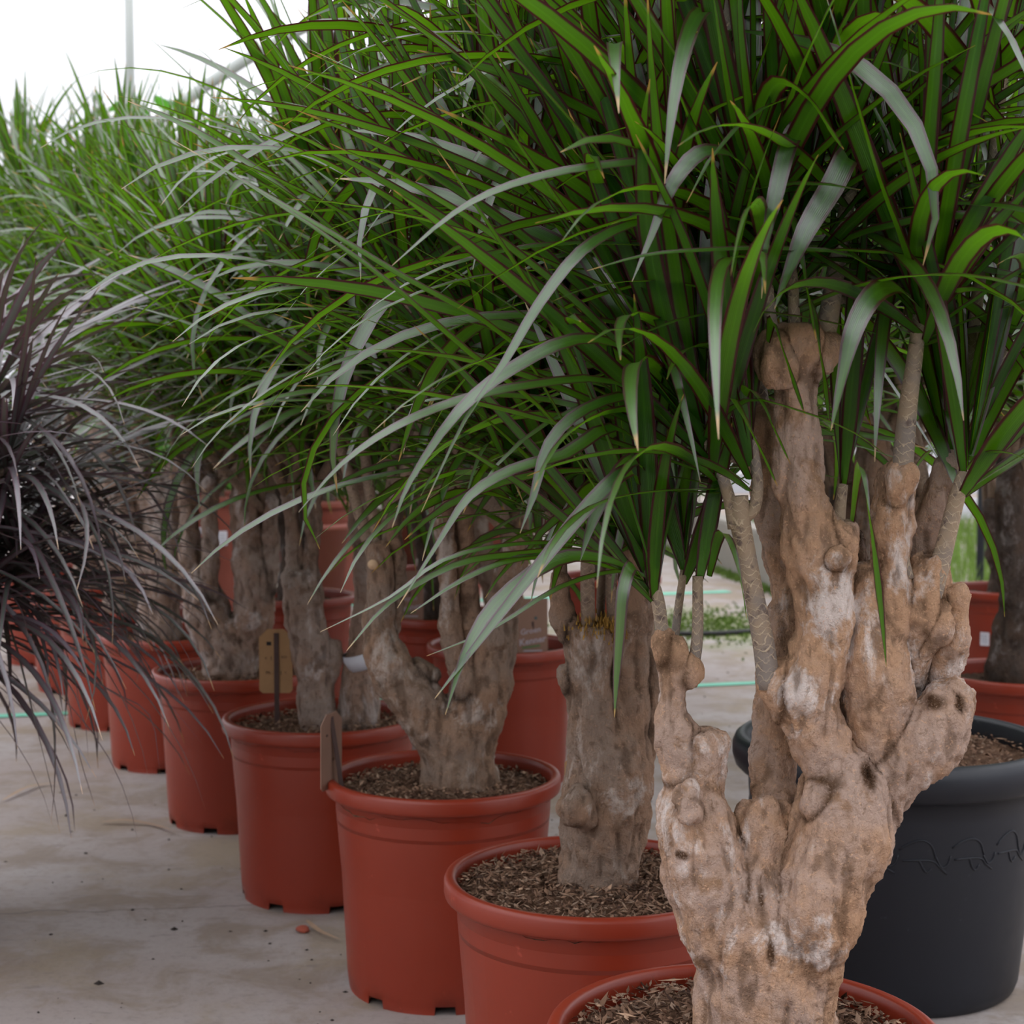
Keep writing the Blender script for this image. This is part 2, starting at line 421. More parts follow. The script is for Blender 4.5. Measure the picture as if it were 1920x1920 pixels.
ARC_C, ARC_Z, ARC_R = 1.1, -1.4, 5.0
def arc(x): return ARC_Z + math.sqrt(max(0, ARC_R ** 2 - (x - ARC_C) ** 2))
a0 = math.asin(-ARC_Z / ARC_R)
aa = np.linspace(a0, math.pi - a0, 49)
film = film_material()
Y0, Y1 = -5.0, 21.0
V = np.concatenate([np.stack([ARC_C - ARC_R * np.cos(aa), np.full(49, y), ARC_Z + ARC_R * np.sin(aa)], 1) for y in np.linspace(Y0, Y1, 14)])
F = np.array([[i * 49 + j, i * 49 + j + 1, (i + 1) * 49 + j + 1, (i + 1) * 49 + j] for i in range(13) for j in range(48)])
tag(link('ceiling', mesh_np('ceiling', V, F), film), kind='structure')
for nm, y in (('wall_back', Y1), ('wall_front_blocker', Y0)):
    bm = bmesh.new()
    vs = [bm.verts.new((ARC_C - ARC_R * math.cos(a), y, ARC_Z + ARC_R * math.sin(a))) for a in aa]
    bm.faces.new(vs)
    tag(bm_link(nm, bm, film if nm == 'wall_back' else simple('dark_light_blocker', (.05, .075, .045), 0.9, 0.1)), kind='structure')  # unseen front end, opaque dark green, added to block light behind the camera
# hoops, a ridge purlin, a slanting side purlin and a post of white pipe
ti = 1
for y in (3.0, 6.0, 9.0, 12.0, 15.0, 18.0):
    V, F, UV = tube([(ARC_C - (ARC_R - .04) * math.cos(a), y, ARC_Z + (ARC_R - .04) * math.sin(a), 0.033) for a in aa[::3]], 12, 3)
    tag(link('trim_%d' % ti, mesh_np('hoop', V, F, uv=UV), M_PIPE), kind='structure'); ti += 1
for x in (-2.3, -0.6, 2.8):
    z = arc(x) - 0.09
    V, F, UV = tube([(x, Y0, z, 0.02), (x, 8, z, 0.02), (x, Y1, z, 0.02)], 10, 3)
    tag(link('trim_%d' % ti, mesh_np('purlin', V, F, uv=UV), M_PIPE), kind='structure'); ti += 1
xp = (255 - 960) / F_PX * 6.8
V, F, UV = tube([(xp, 6.8, 0, 0.018), (xp, 6.8, 1.5, 0.018), (xp, 6.8, arc(xp) - .05, 0.018)], 10, 3)
tag(link('trim_%d' % ti, mesh_np('post', V, F, uv=UV), M_PIPE), kind='structure')

def ground_line(name, a, b, w, z=0.003):
    a, b = np.array(a), np.array(b); d = (b - a) / np.linalg.norm(b - a); n = np.array([-d[1], d[0]]) * w / 2
    nseg = 24; rows = []
    for t in np.linspace(0, 1, nseg + 1):
        c = a + (b - a) * t; k = 1 + 0.12 * math.sin(t * 60) * math.cos(t * 23)
        rows += [(*(c - n * k), z), (*(c + n * k), z)]
    F = [[2 * i, 2 * i + 2, 2 * i + 3, 2 * i + 1] for i in range(nseg)]
    return link(name, mesh_np(name, np.array(rows), np.array(F)), M_GREENLINE)
tag(ground_line('floor_line', (-3.2, 4.77), (3.0, 6.30), 0.055), 'pale green painted line crossing the floor just behind the front pots', 'floor marking')
tag(ground_line('floor_line', (-3.0, 7.40), (1.15, 8.60), 0.09), 'farther pale green painted line on the bright floor at the back', 'floor marking')

# kerb, verge, posts on the right
bm = bmesh.new()
kb = [((1.18, 10.0), (1.37, 8.6)), ((1.37, 8.58), (1.60, 7.2))]
kerb = empty('concrete_kerb', (1.3, 8.8, 0), 'low grey concrete kerb wall edging the floor behind the front trunk', 'kerb')
bm.free()
for (ax, ay), (bx, by) in [((0.85, 12.6), (1.16, 10.4)), ((1.165, 10.36), (1.38, 8.6)), ((1.385, 8.56), (1.60, 6.9))]:
    bm = bmesh.new()
    d = Vector((bx - ax, by - ay, 0)); L = d.length; d.normalize(); n = Vector((d.y, -d.x, 0))
    if n.x < 0: n = -n
    c = []
    for z in (0, 0.30):
        for p, s in (((ax, ay), 0), ((bx, by), 0), ((bx, by), 1), ((ax, ay), 1)):
            q = Vector((p[0], p[1], z)) + n * (0.16 * s); c.append(bm.verts.new(q - Vector((1.3, 8.8, 0))))
    for f in ((0, 1, 2, 3), (4, 7, 6, 5), (0, 4, 5, 1), (1, 5, 6, 2), (2, 6, 7, 3), (3, 7, 4, 0)): bm.faces.new([c[i] for i in f])
    bmesh.ops.recalc_face_normals(bm, faces=bm.faces)
    bmesh.ops.bevel(bm, geom=bm.edges[:], offset=0.012, segments=2, affect='EDGES')
    bm_link('kerb_block', bm, M_KERB, kerb)

def blades(name, n, fn, mat, seed, hmin, hmax, w):
    rg = np.random.RandomState(seed); Vs = []; Fs = []
    for i in range(n):
        x, y, z = fn(rg); h = rg.uniform(hmin, hmax); a = rg.uniform(0, 6.28); l = rg.uniform(0, 0.6) * h; b = rg.uniform(0, 6.28)
        dx, dy = math.cos(a) * w, math.sin(a) * w; lx, ly = math.cos(b) * l, math.sin(b) * l
        k = len(Vs)
        Vs += [(x - dx, y - dy, z), (x + dx, y + dy, z), (x + lx * .4 + dx * .7, y + ly * .4 + dy * .7, z + h * .6), (x + lx * .4 - dx * .7, y + ly * .4 - dy * .7, z + h * .6), (x + lx, y + ly, z + h), (x + lx + dx * .2, y + ly, z + h)]
        Fs += [(k, k + 1, k + 2, k + 3), (k + 3, k + 2, k + 5, k + 4)]
    return link(name, mesh_np(name, np.array(Vs), np.array(Fs)), mat)
tag(blades('verge_grass', 7000, lambda r: (r.uniform(1.85, 4.6), r.uniform(7.5, 13.0), 0), M_GRASS, 3, .06, .22, .004),
    'yellow-green grass verge beyond the concrete kerb', 'grass', kind='stuff')
def kmoss(r):
    t = r.uniform(0, 1); return (0.85 + t * 0.75 - abs(r.normal(0, .03)), 12.6 - t * 5.7, 0)
tag(blades('kerb_moss', 2500, kmoss, M_MOSS, 4, .01, .045, .006), 'yellow-green moss along the foot of the kerb', 'moss', kind='stuff')
tag(blades('floor_moss', 2200, lambda r: (0.85 + r.normal(0, .28), 7.3 + r.normal(0, .28), 0), M_MOSS, 5, .004, .014, .008),
    'thin green moss patch on the floor by the dark hose', 'moss', kind='stuff')
V, F, UV = tube([(0.2, 7.1, .012, .011), (0.75, 6.95, .012, .011), (1.1, 7.05, .012, .011), (1.6, 7.25, .012, .011), (2.4, 7.3, .012, .011)], 8, 6)
tag(link('hose', mesh_np('hose', V, F, uv=UV), M_CABLE), 'thin dark hose lying across the far floor by the moss', 'hose')
for (x, y, lab) in ((2.42, 8.4, 'dark blue upright post seen right of the front trunk, nearer of two'), (2.95, 10.2, 'dark blue upright post, farther of two on the grass verge')):
    V, F = lathe([(0.0, 0), (.020, 0), (.020, 1.28), (.024, 1.29), (.024, 1.32), (0.0, 1.33)], 14)
    tag(link('fence_post', mesh_np('fence_post', V, F), M_POST, loc=(x, y, 0)), lab, 'post')
wb = empty('white_board_fence', (3.6, 13.4, 0), 'low white board rail beyond the grass on the right', 'fence')
for z0 in (0.05, 0.26):
    bm = bmesh.new(); bmesh.ops.create_cube(bm, size=1.0, matrix=Matrix.Translation((0, 0, z0 + .08)) @ Matrix.Diagonal((3.6, .03, .17, 1)))
    bmesh.ops.bevel(bm, geom=bm.edges[:], offset=0.006, segments=1, affect='EDGES'); bm_link('board', bm, M_WHITE, wb)
for x in (-1.6, 0, 1.6):
    bm = bmesh.new(); bmesh.ops.create_cube(bm, size=1.0, matrix=Matrix.Translation((x, .04, .25)) @ Matrix.Diagonal((.06, .05, .5, 1)))
    bmesh.ops.bevel(bm, geom=bm.edges[:], offset=0.006, segments=1, affect='EDGES'); bm_link('post', bm, M_WHITE, wb)

# ------------------------------------------------------------------ floor litter
def ribbon(pts, w, roll=0.0, nseg=4, fold=0.15, taper=True):
    C = catmull(pts, nseg); T = np.gradient(C, axis=0); T /= np.linalg.norm(T, axis=1)[:, None] + 1e-9
    s = np.linspace(0, 1, len(C)); V = []; UV = []
    prev = None
    for i in range(len(C)):
        W = np.cross(T[i], (0, 0, 1.0)); l = np.linalg.norm(W)
        W = W / l if l > 0.12 else (prev if prev is not None else np.array([1.0, 0, 0]))
        if prev is not None and W @ prev < 0: W = -W
        if prev is not None: W = W * .5 + prev * .5; W /= np.linalg.norm(W)
        prev = W
        Nn = np.cross(W, T[i]); r = roll
        Wr = W * math.cos(r) + Nn * math.sin(r); Nr = np.cross(Wr, T[i])
        ww = w * 0.5 * (min(1.0, 0.42 + 2.6 * s[i]) * (1 - s[i] ** 3.0) if taper else 1) + 0.0003
        V += [C[i] - Wr * ww, C[i] - Nr * ww * fold, C[i] + Wr * ww]; UV += [(0, s[i]), (.5, s[i]), (1, s[i])]
    F = []
    for i in range(len(C) - 1):
        for j in range(2): F.append((i * 3 + j, i * 3 + j + 1, i * 3 + j + 4, i * 3 + j + 3))
    return np.array(V), np.array(F), np.array(UV)

def G(px, py, z=0.0):
    """point on the floor (height z) seen at pixel"""
    r = _FW * F_PX + _RT * (px - 960) - _UP * (py - 960)
    return _CAM + r * ((z - CAM_H) / r[2])
for pts, lab in (([(190, 1541), (235, 1537), (285, 1545), (330, 1558)], 'curved pale dry leaf on the floor beside the third pot from the left'),
                 ([(5, 1500), (45, 1478), (80, 1470), (115, 1467)], 'brown dry leaf blade on the floor at the far left'),
                 ([(575, 1725), (600, 1745), (640, 1762)], 'thin dry leaf blade under the notched pot edge')):
    V, F, UV = ribbon([G(x, y, .006 + .006 * (i % 2)) for i, (x, y) in enumerate(pts)], .011)
    o = link('dry_leaf', mesh_np('dry_leaf', V, F, uv=UV), M_DRY); tag(o, lab, 'leaf')
bm = bmesh.new(); bmesh.ops.create_icosphere(bm, subdivisions=2, radius=.014)
for v in bm.verts: v.co *= 1 + .35 * noise.noise(v.co * 90); v.co.z *= .45
o = bm_link('terracotta_shard', bm, M_CHIPRED, loc=Vector(G(568, 1742, .005))); tag(o, 'small reddish terracotta chip on the floor by the fourth pot', 'shard')
rg = np.random.RandomState(11); Vs = []; Fs = []
octv = np.array([(1, 0, 0), (0, 1, 0), (-1, 0, 0), (0, -1, 0), (0, 0, .6), (0, 0, -.2)])
octf = np.array([(0, 1, 4), (1, 2, 4), (2, 3, 4), (3, 0, 4), (1, 0, 5), (2, 1, 5), (3, 2, 5), (0, 3, 5)])
for i in range(420):
    y = rg.uniform(2.3, 6.5); x = rg.uniform(-.45, .1) * y; s = rg.uniform(.001, .0045) * (1 + (rg.rand() > .96))
    Fs.append(octf + len(Vs) * 6); Vs.append(octv * s * rg.uniform(.6, 1.4, 3) + (x, y, 0.0005))
for i in range(160):
    y = rg.uniform(3.0, 8.5); x = rg.uniform(.0, .25) * y; s = rg.uniform(.0015, .005)
    Fs.append(octf + len(Vs) * 6); Vs.append(octv * s * rg.uniform(.6, 1.4, 3) + (x, y, 0.0005))
tag(link('floor_grit', mesh_np('floor_grit', np.concatenate(Vs), np.concatenate(Fs), False), M_SPECK), 'dark specks of grit and soil scattered over the concrete floor', 'grit', kind='stuff')

# ------------------------------------------------------------------ pots and soil
def pot_angles(nn=8, half=0.10):
    a = []; notch = []
    for i in range(nn):
        c = 2 * math.pi * (i + 0.37) / nn
        seq = [(-half - .008, 0), (-half, 1), (-half / 2, 1), (0, 1), (half / 2, 1), (half, 1), (half + .008, 0)]
        rest = np.linspace(half + .008, 2 * math.pi / nn - half - .008, 7)[1:-1]
        for d, f in seq: a.append(c + d); notch.append(f)
        for d in rest: a.append(c + d); notch.append(0)
    return np.array(a), np.array(notch)
def red_pot_mesh(R=0.202, H=0.365, rot=0.0):
    a, nt_ = pot_angles(); a = a + rot; s = R / 0.202
    bz = nt_ * 0.014
    prof = [(.163 * s, 0.0), (.1655 * s, 0.016), (.1665 * s, .03), (.179 * s, H - .085), (.1795 * s, H - .079), (.1765 * s + .003, H - .078), (.1828 * s, H - .076), (.1855 * s, H - .030),
            (.186 * s, H - .028), (.1985 * s, H - .028), (R - .0012, H - .026), (R, H - .022), (R, H - .006), (R - .002, H - .0015), (R - .006, H), (R - .012, H),
            (R - .016, H - .003), (R - .0165, H - .012), (R - .018, H - .06), (.160 * s, .02), (.158 * s, 0.014)]
    ringz = {0: bz}
    V, F = lathe(prof, angs=a, ringz=ringz)
    n = len(a); k = len(prof) - 1
    c = len(V); V = np.concatenate([V, [[0, 0, 0.016]]])
    cap = np.array([[k * n + j, k * n + (j + 1) % n, k * n + (j + 2) % n, c] for j in range(0, n, 2)])
    # close the wall foot
    foot = np.array([[k * n + j, k * n + (j + 1) % n, (j + 1) % n, j] for j in range(n)])[:, ::-1]
    return mesh_np('pot', V, np.concatenate([F, cap[:, ::-1], foot]))
def grey_pot_mesh():
    R, H = .275, .425
    prof = [(.205, 0.0), (.212, .006), (.217, .02), (.236, .20), (.246, .33), (.2475, H - .062), (.262, H - .060), (.270, H - .052), (.275, H - .035), (.275, H - .018), (.270, H - .006),
            (.262, H), (.252, H), (.244, H - .006), (.240, H - .03), (.228, .2), (.20, .012)]
    V, F = lathe(prof, 128); n = 128; k = len(prof) - 1; c = len(V); V = np.concatenate([V, [[0, 0, .012]]])
    cap = np.array([[k * n + j, k * n + (j + 1) % n, k * n + (j + 2) % n, c] for j in range(0, n, 2)])
    return mesh_np('pot', V, np.concatenate([F, cap[:, ::-1]]))

def soil_mesh(R, z, seed, n=90, amp=0.010, rings=40):
    rg = np.random.RandomState(seed); off = Vector(rg.uniform(-50, 50, 3))
    V = [(0, 0, z + .012)]
    for i in range(1, rings + 1):
        r = R * i / rings
        for j in range(n):
            a = 2 * math.pi * j / n; x, y = r * math.cos(a), r * math.sin(a)
            h = noise.fractal(Vector((x * 14, y * 14, 0)) + off, 1, 2, 4) * amp * 1.1 + noise.fractal(Vector((x * 80, y * 80, 5)) + off, .8, 2, 3) * amp * .5 + .012 * (1 - (r / R) ** 2)
            V.append((x, y, z + h))
    F = []
    for i in range(rings - 1):
        j = np.arange(n); a = 1 + i * n; F.append(np.stack([a + j, a + (j + 1) % n, a + n + (j + 1) % n, a + n + j], 1))
    F = np.concatenate(F + [np.array([[0, 1 + j, 1 + (j + 1) % n, 1 + (j + 2) % n] for j in range(0, n, 2)])])
    return mesh_np('soil', np.array(V), F)
def chips_mesh(R, z, count, seed, rmin=.05, big=1.0):
    rg = np.random.RandomState(seed); n = count
    r = np.sqrt(rg.uniform((rmin / R) ** 2, 1, n)) * R * .985; a = rg.uniform(0, 2 * math.pi, n)
    S = np.stack([rg.gamma(2.0, .0020, n) + .0015, rg.uniform(.0012, .0042, n), rg.uniform(.0008, .0030, n)], 1) * big
    fib = rg.rand(n) < .22; S[fib] = np.stack([rg.uniform(.004, .012, fib.sum()), np.full(fib.sum(), .0007), np.full(fib.sum(), .0007)], 1)
    th, ph = rg.uniform(0, 2 * math.pi, n), rg.normal(0, .45, n)
    d = np.stack([np.cos(th) * np.cos(ph), np.sin(th) * np.cos(ph), np.sin(ph)], 1); side = np.stack([-np.sin(th), np.cos(th), np.zeros(n)], 1)
    up = np.cross(d, side)
    base = octv.copy(); base[5, 2] = -.6
    V = (base[None, :, 0, None] * (d * S[:, :1])[:, None] + base[None, :, 1, None] * (side * S[:, 1:2])[:, None] + base[None, :, 2, None] * (up * S[:, 2:3])[:, None])
    V = V + np.stack([r * np.cos(a), r * np.sin(a), z + .010 + .012 * (1 - (r / R) ** 2) + rg.uniform(-.006, .007, n)], 1)[:, None]
    F = (octf[None] + (np.arange(n) * 6)[:, None, None]).reshape(-1, 3)
    me = mesh_np('bark_chips', V.reshape(-1, 3), F, False); attr(me, 'rnd', np.repeat(rg.rand(n), 6)); return me

RED = [red_pot_mesh(rot=r) for r in (0.0, 0.25, 0.55)]

# ------------------------------------------------------------------ gnarled trunks
def seg_dist(Pt, a, b, ra, rb):
    ab = b - a; t = np.clip(((Pt - a) @ ab) / (ab @ ab + 1e-12), 0, 1)
    return np.linalg.norm(Pt - a - t[..., None] * ab, axis=-1) - (ra + (rb - ra) * t)

def trunk_mesh(chains, base, h, k=0.012, seed=0, lump=0.004, bark=0.0018, negs=(), rs=0.93, ksoft=.43, dirty=()):
    """chains: list of (pts Nx4 world, cut). blended distance field, surface nets"""
    chains = [(np.concatenate([c[0][:, :3], c[0][:, 3:] * rs], 1), c[1]) for c in chains]
    allp = np.concatenate([c[0] for c in chains])
    lo = (allp[:, :3] - allp[:, 3:4]).min(0) - .02; hi = (allp[:, :3] + allp[:, 3:4]).max(0) + .02
    lo[2] = max(lo[2], 0.28)
    n = np.ceil((hi - lo) / h).astype(int) + 1
    ax = [lo[i] + h * np.arange(n[i]) for i in range(3)]
    Fd = np.full(n, 0.05, dtype=np.float32)
    kz = k * (1 + 1.5 * np.clip((ksoft - ax[2]) / .07, 0, 1))
    segs = []
    for ci, (c, cut) in enumerate(chains):
        if ci: c = c.copy(); c[0, 3] *= .8
        C = catmull(c, 3)
        for i in range(len(C) - 1):
            segs.append((C[i, :3], C[i + 1, :3], C[i, 3], C[i + 1, 3], ci, cut and i >= len(C) - 4, C[-1, :3], C[-1, :3] - C[-3, :3]))
    for a, b, ra, rb, ci, cut, e, dr in segs:
        r = max(ra, rb) + k * 4 + .006
        i0 = np.maximum(((np.minimum(a, b) - r - lo) / h).astype(int), 0); i1 = np.minimum(((np.maximum(a, b) + r - lo) / h).astype(int) + 2, n)
        if (i1 <= i0).any(): continue
        X = np.stack(np.meshgrid(*[ax[q][i0[q]:i1[q]] for q in range(3)], indexing='ij'), -1)
        d = seg_dist(X, a, b, ra, rb)
        if cut:
            dn = dr / np.linalg.norm(dr); d = np.maximum(d, (X - e) @ dn + .0)
        sl = tuple(slice(i0[q], i1[q]) for q in range(3)); old = Fd[sl]
        kk = kz[i0[2]:i1[2]]
        hh = np.clip(0.5 + 0.5 * (old - d) / kk, 0, 1)
        Fd[sl] = old * (1 - hh) + d * hh - kk * hh * (1 - hh)
    for q, r3 in negs:  # hollows
        i0 = np.maximum(((q - r3 - .01 - lo) / h).astype(int), 0); i1 = np.minimum(((q + r3 + .01 - lo) / h).astype(int) + 2, n)
        if (i1 <= i0).any(): continue
        X = np.stack(np.meshgrid(*[ax[w][i0[w]:i1[w]] for w in range(3)], indexing='ij'), -1)
        dn = (np.linalg.norm((X - q) / r3, axis=-1) - 1) * min(r3); sl = tuple(slice(i0[w], i1[w]) for w in range(3)); Fd[sl] = np.maximum(Fd[sl], -dn)
    Fd[:, :, 0] = 0.05; Fd[0] = Fd[-1] = 0.05; Fd[:, 0] = Fd[:, -1] = .05; Fd[:, :, -1] = .05
    S = Fd < 0
    cnt = np.zeros(n - 1, dtype=np.int8)
    for dx in (0, 1):
        for dy in (0, 1):
            for dz in (0, 1): cnt += S[dx:n[0] - 1 + dx, dy:n[1] - 1 + dy, dz:n[2] - 1 + dz]
    act = (cnt > 0) & (cnt < 8); idx = np.full(act.shape, -1, dtype=np.int64); ci = np.argwhere(act); idx[act] = np.arange(len(ci))
    acc = np.zeros((len(ci), 3)); num = np.zeros(len(ci))
    for axn in range(3):
        o1, o2 = [q for q in range(3) if q != axn]
        for u in (0, 1):
            for v in (0, 1):
                A = np.zeros(3, int); A[o1] = u; A[o2] = v; B = A.copy(); B[axn] = 1
                fa = Fd[tuple((ci + A).T)]; fb = Fd[tuple((ci + B).T)]; m = (fa < 0) != (fb < 0)
                t = np.where(m, fa / np.where(m, fa - fb, 1), 0)
                pos = A + t[:, None] * (B - A); acc[m] += pos[m]; num[m] += 1
    V = (ci + acc / np.maximum(num, 1)[:, None]) * h + lo
    quads = []
    for axn in range(3):
        o1, o2 = [(1, 2), (2, 0), (0, 1)][axn]
        s0 = [slice(None)] * 3; s1 = [slice(None)] * 3; s0[axn] = slice(0, -1); s1[axn] = slice(1, None)
        ch = S[tuple(s0)] != S[tuple(s1)]; E = np.argwhere(ch)
        E = E[(E[:, o1] > 0) & (E[:, o2] > 0) & (E[:, o1] < n[o1] - 1) & (E[:, o2] < n[o2] - 1)]
        ins = S[tuple(E.T)]
        q = []
        for u, v in ((-1, -1), (0, -1), (0, 0), (-1, 0)):
            c = E.copy(); c[:, o1] += u; c[:, o2] += v; q.append(idx[tuple(c.T)])
        q = np.stack(q, 1); q[~ins] = q[~ins][:, ::-1]; quads.append(q)
    Q = np.concatenate(quads); Q = Q[(Q >= 0).all(1)]
    me = mesh_np('trunk', V, Q)
    nv = np.zeros(len(V) * 3, dtype=np.float32); me.vertices.foreach_get('normal', nv); nv = nv.reshape(-1, 3)
    off = Vector((seed * 3.1, seed * 1.7, 0))
    disp = np.empty(len(V)); cav = np.zeros(len(V))
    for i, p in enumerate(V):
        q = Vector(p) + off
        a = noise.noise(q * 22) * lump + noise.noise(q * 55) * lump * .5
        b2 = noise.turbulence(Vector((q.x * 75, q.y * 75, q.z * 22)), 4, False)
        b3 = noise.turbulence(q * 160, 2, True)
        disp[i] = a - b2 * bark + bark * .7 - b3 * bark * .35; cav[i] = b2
    V0 = V; V = V + nv * disp[:, None]
    # soil and moss caught where two limbs meet, with crevice shade painted in
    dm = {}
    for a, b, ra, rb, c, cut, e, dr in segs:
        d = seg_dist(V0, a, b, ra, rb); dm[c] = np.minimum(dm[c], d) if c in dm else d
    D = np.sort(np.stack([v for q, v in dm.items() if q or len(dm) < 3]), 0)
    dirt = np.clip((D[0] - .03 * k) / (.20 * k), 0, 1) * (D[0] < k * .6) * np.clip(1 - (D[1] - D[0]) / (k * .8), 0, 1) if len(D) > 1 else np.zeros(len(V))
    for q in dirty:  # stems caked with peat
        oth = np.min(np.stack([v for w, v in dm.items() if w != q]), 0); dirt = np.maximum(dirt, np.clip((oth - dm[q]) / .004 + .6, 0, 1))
    for q, r3 in negs:  # hollows get the same darkening in colour
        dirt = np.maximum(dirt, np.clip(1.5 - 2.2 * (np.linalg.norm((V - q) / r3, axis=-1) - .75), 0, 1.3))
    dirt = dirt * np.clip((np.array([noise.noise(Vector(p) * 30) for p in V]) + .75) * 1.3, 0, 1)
    me.vertices.foreach_set('co', np.ascontiguousarray(V - base, dtype=np.float32).ravel()); me.update()
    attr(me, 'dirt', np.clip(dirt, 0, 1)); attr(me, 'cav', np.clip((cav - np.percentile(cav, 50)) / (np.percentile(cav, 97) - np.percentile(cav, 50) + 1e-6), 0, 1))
    return me

# ------------------------------------------------------------------ leaf shapes shared by all crowns
NS = 10
ELEVS = [86, 76, 66, 56, 46, 36, 26, 14, 2, -14]
def leaf_arrays(elev, bend, W, pw, sway, twist, L=0.42):
    s = np.linspace(0, 1, NS + 1); V = []; p = np.zeros(3); yaw = 0.0; C = [p.copy()]
    for i in range(NS):
        th = math.radians(elev - bend * ((i + .5) / NS) ** pw); yaw = sway * (i / NS)
        p = p + L / NS * np.array([math.cos(th) * math.cos(yaw), math.cos(th) * math.sin(yaw), math.sin(th)]); C.append(p.copy())
    C = np.array(C); T = np.gradient(C, axis=0); T /= np.linalg.norm(T, axis=1)[:, None]
    for i in range(NS + 1):
        th = math.radians(elev - bend * (i / NS) ** pw); yw = sway * i / NS
        Wd = np.array([-math.sin(yw), math.cos(yw), 0]); Nn = np.cross(T[i], Wd); tw = twist * s[i]
        Wr = Wd * math.cos(tw) + Nn * math.sin(tw); Nr = np.cross(T[i], Wr)
        w = W * .5 * min(1.0, .36 + 2.6 * s[i]) * (1 - s[i] ** 3.6) + .0003
        V += [C[i] - Wr * w, C[i] - Nr * w * .22, C[i] + Wr * w]
    return np.array(V), C
LF = np.array([(i * 3 + j, i * 3 + j + 3, i * 3 + j + 4, i * 3 + j + 1) for i in range(NS) for j in range(2)])
LUV = np.array([(u, i / NS) for i in range(NS + 1) for u in (0, .5, 1)])
def leaf_set(name, W, mat, seed, bend_k=1.0):
    rg = np.random.RandomState(seed); out = []
    for e in ELEVS:
        for v in range(5):
            t = (86 - e) / 100.0
            bend = (5 + 78 * t ** 0.9) * rg.uniform(.45, 1.35) * bend_k
            V, C = leaf_arrays(e, bend, W * rg.uniform(.85, 1.1), rg.uniform(1.2, 2.4), rg.normal(0, .22), rg.normal(0, .5))
            me = mesh_np(name, V, LF, uv=LUV); attr(me, 'rnd', np.full(len(V), rg.rand())); me.materials.append(mat)
            out.append((V, C, me, rg.rand()))
    return out
LS = leaf_set('leaf', 0.0195, M_LEAF, 1)
LP = leaf_set('leaf', 0.0115, M_PURPLE, 2, .9)

LOWX = [0, 150, 350, 500, 700, 900, 1000, 1200, 1330, 1370, 1920]
LOWY = [660, 760, 860, 930, 990, 1060, 1110, 1170, 1170, 920, 880]
CLEAR = [(1425, 600, 1560, 1300, 1.78), (1560, 900, 1860, 1500, 1.60), (1660, 650, 1760, 920, 1.60), (1230, 1100, 1820, 1920, 1.75), (1340, 930, 1440, 1300, 1.62)]
KEEP_A = [(1235, 1180, 1330, 1480, 1.7)]

def rosette(tip, n, L, rg, tilt=(0, 0), emin=-14, emax=88, wf=1.0, az0=None, azr=None, pw=1.0):
    """records: (variant index, 4x4)"""
    out = []; az = rg.uniform(0, 6.28)
    Rt = Matrix.Rotation(tilt[0], 4, 'X') @ Matrix.Rotation(tilt[1], 4, 'Y')
    for i in range(n):
        t = (i + rg.uniform(-.4, .4)) / n; t = min(max(t, 0), 1)
        e = emax - (emax - emin) * t ** 1.25; az += 2.39996 + rg.normal(0, .15)
        a = az
        if az0 is not None: a = az0 + rg.uniform(-azr, azr)
        k = int(np.argmin([abs(q - e) for q in ELEVS])) * 5 + rg.randint(5)
        l = L * rg.uniform(.78, 1.12) * (1 - .25 * (t < .08))
        M = Matrix.Translation(Vector(tip) + Rt.to_3x3() @ Vector((0, 0, .014 - .075 * t))) @ Rt @ Matrix.Rotation(a, 4, 'Z') @ Matrix.Rotation(rg.normal(0, .12), 4, 'X') @ Matrix.Diagonal((l / .42, wf * rg.uniform(.85, 1.1), l / .42, 1))
        out.append((k, np.array(M)))
    return out

def place_leaves(root, base, recs, lset, mat, max_obj, seed, low=True, clear=CLEAR, keep_p=.13, xmax=None, leafcol='foliage'):
    rg = np.random.RandomState(seed); kept = []
    lowr = rg.uniform(-40, 100, len(recs))
    for q, (k, M) in enumerate(recs):
        C = lset[k][1] @ M[:3, :3].T + M[:3, 3]
        x, y, d = project(C); ok = True
        if low:
            b = np.interp(x, LOWX, LOWY) + lowr[q]
            if (y > b).any() and rg.rand() > keep_p: ok = False
        if ok and xmax is not None and (x > xmax + lowr[q]).any(): ok = False
        if ok:
            for (x0, y0, x1, y1, dm) in clear:
                if ((x > x0) & (x < x1) & (y > y0) & (y < y1) & (d < dm)).any(): ok = False; break
        if ok and (d < .75).any(): ok = False
        if ok:
            m = (x > -20) & (x < 1940) & (y > -20) & (y < 1940)
            kept.append((float(d[5]) - (100.0 if m.sum() >= 3 else 0.0), k, M))
    kept.sort(key=lambda t: t[0])
    objs, rest = kept[:max_obj], kept[max_obj:]
    bm4 = Matrix.Translation(-Vector(base))
    for s, k, M in objs:
        o = bpy.data.objects.new('leaf', lset[k][2]); COL.objects.link(o); o.parent = root
        o.matrix_local = bm4 @ Matrix(M.tolist())
    if rest:
        Vs = np.concatenate([lset[k][0] @ M[:3, :3].T + M[:3, 3] for s, k, M in rest]) - np.array(base)
        nv = len(LUV); Fs = (LF[None] + (np.arange(len(rest)) * nv)[:, None, None]).reshape(-1, 4)
        me = mesh_np(leafcol, Vs, Fs, uv=np.tile(LUV, (len(rest), 1))); attr(me, 'rnd', np.repeat(rg.rand(len(rest)), nv))
        o = link(leafcol, me, mat, root); o['kind'] = 'stuff'
    return len(kept)

def add_cane(root, base, path, mat, nseg=10):
    V, F, UV = tube(path, nseg, 5)
    return link('cane', mesh_np('cane', V - np.array(base), F, uv=UV), mat, root)

def pchain(Y, pts, cut=False):
    out = []
    for p in pts:
        dy = p[3] if len(p) > 3 else 0.0
        q = P(p[0], p[1], Y + dy); out.append([*q, p[2] * (Y + dy) / F_PX])
    return (np.array(out), cut)

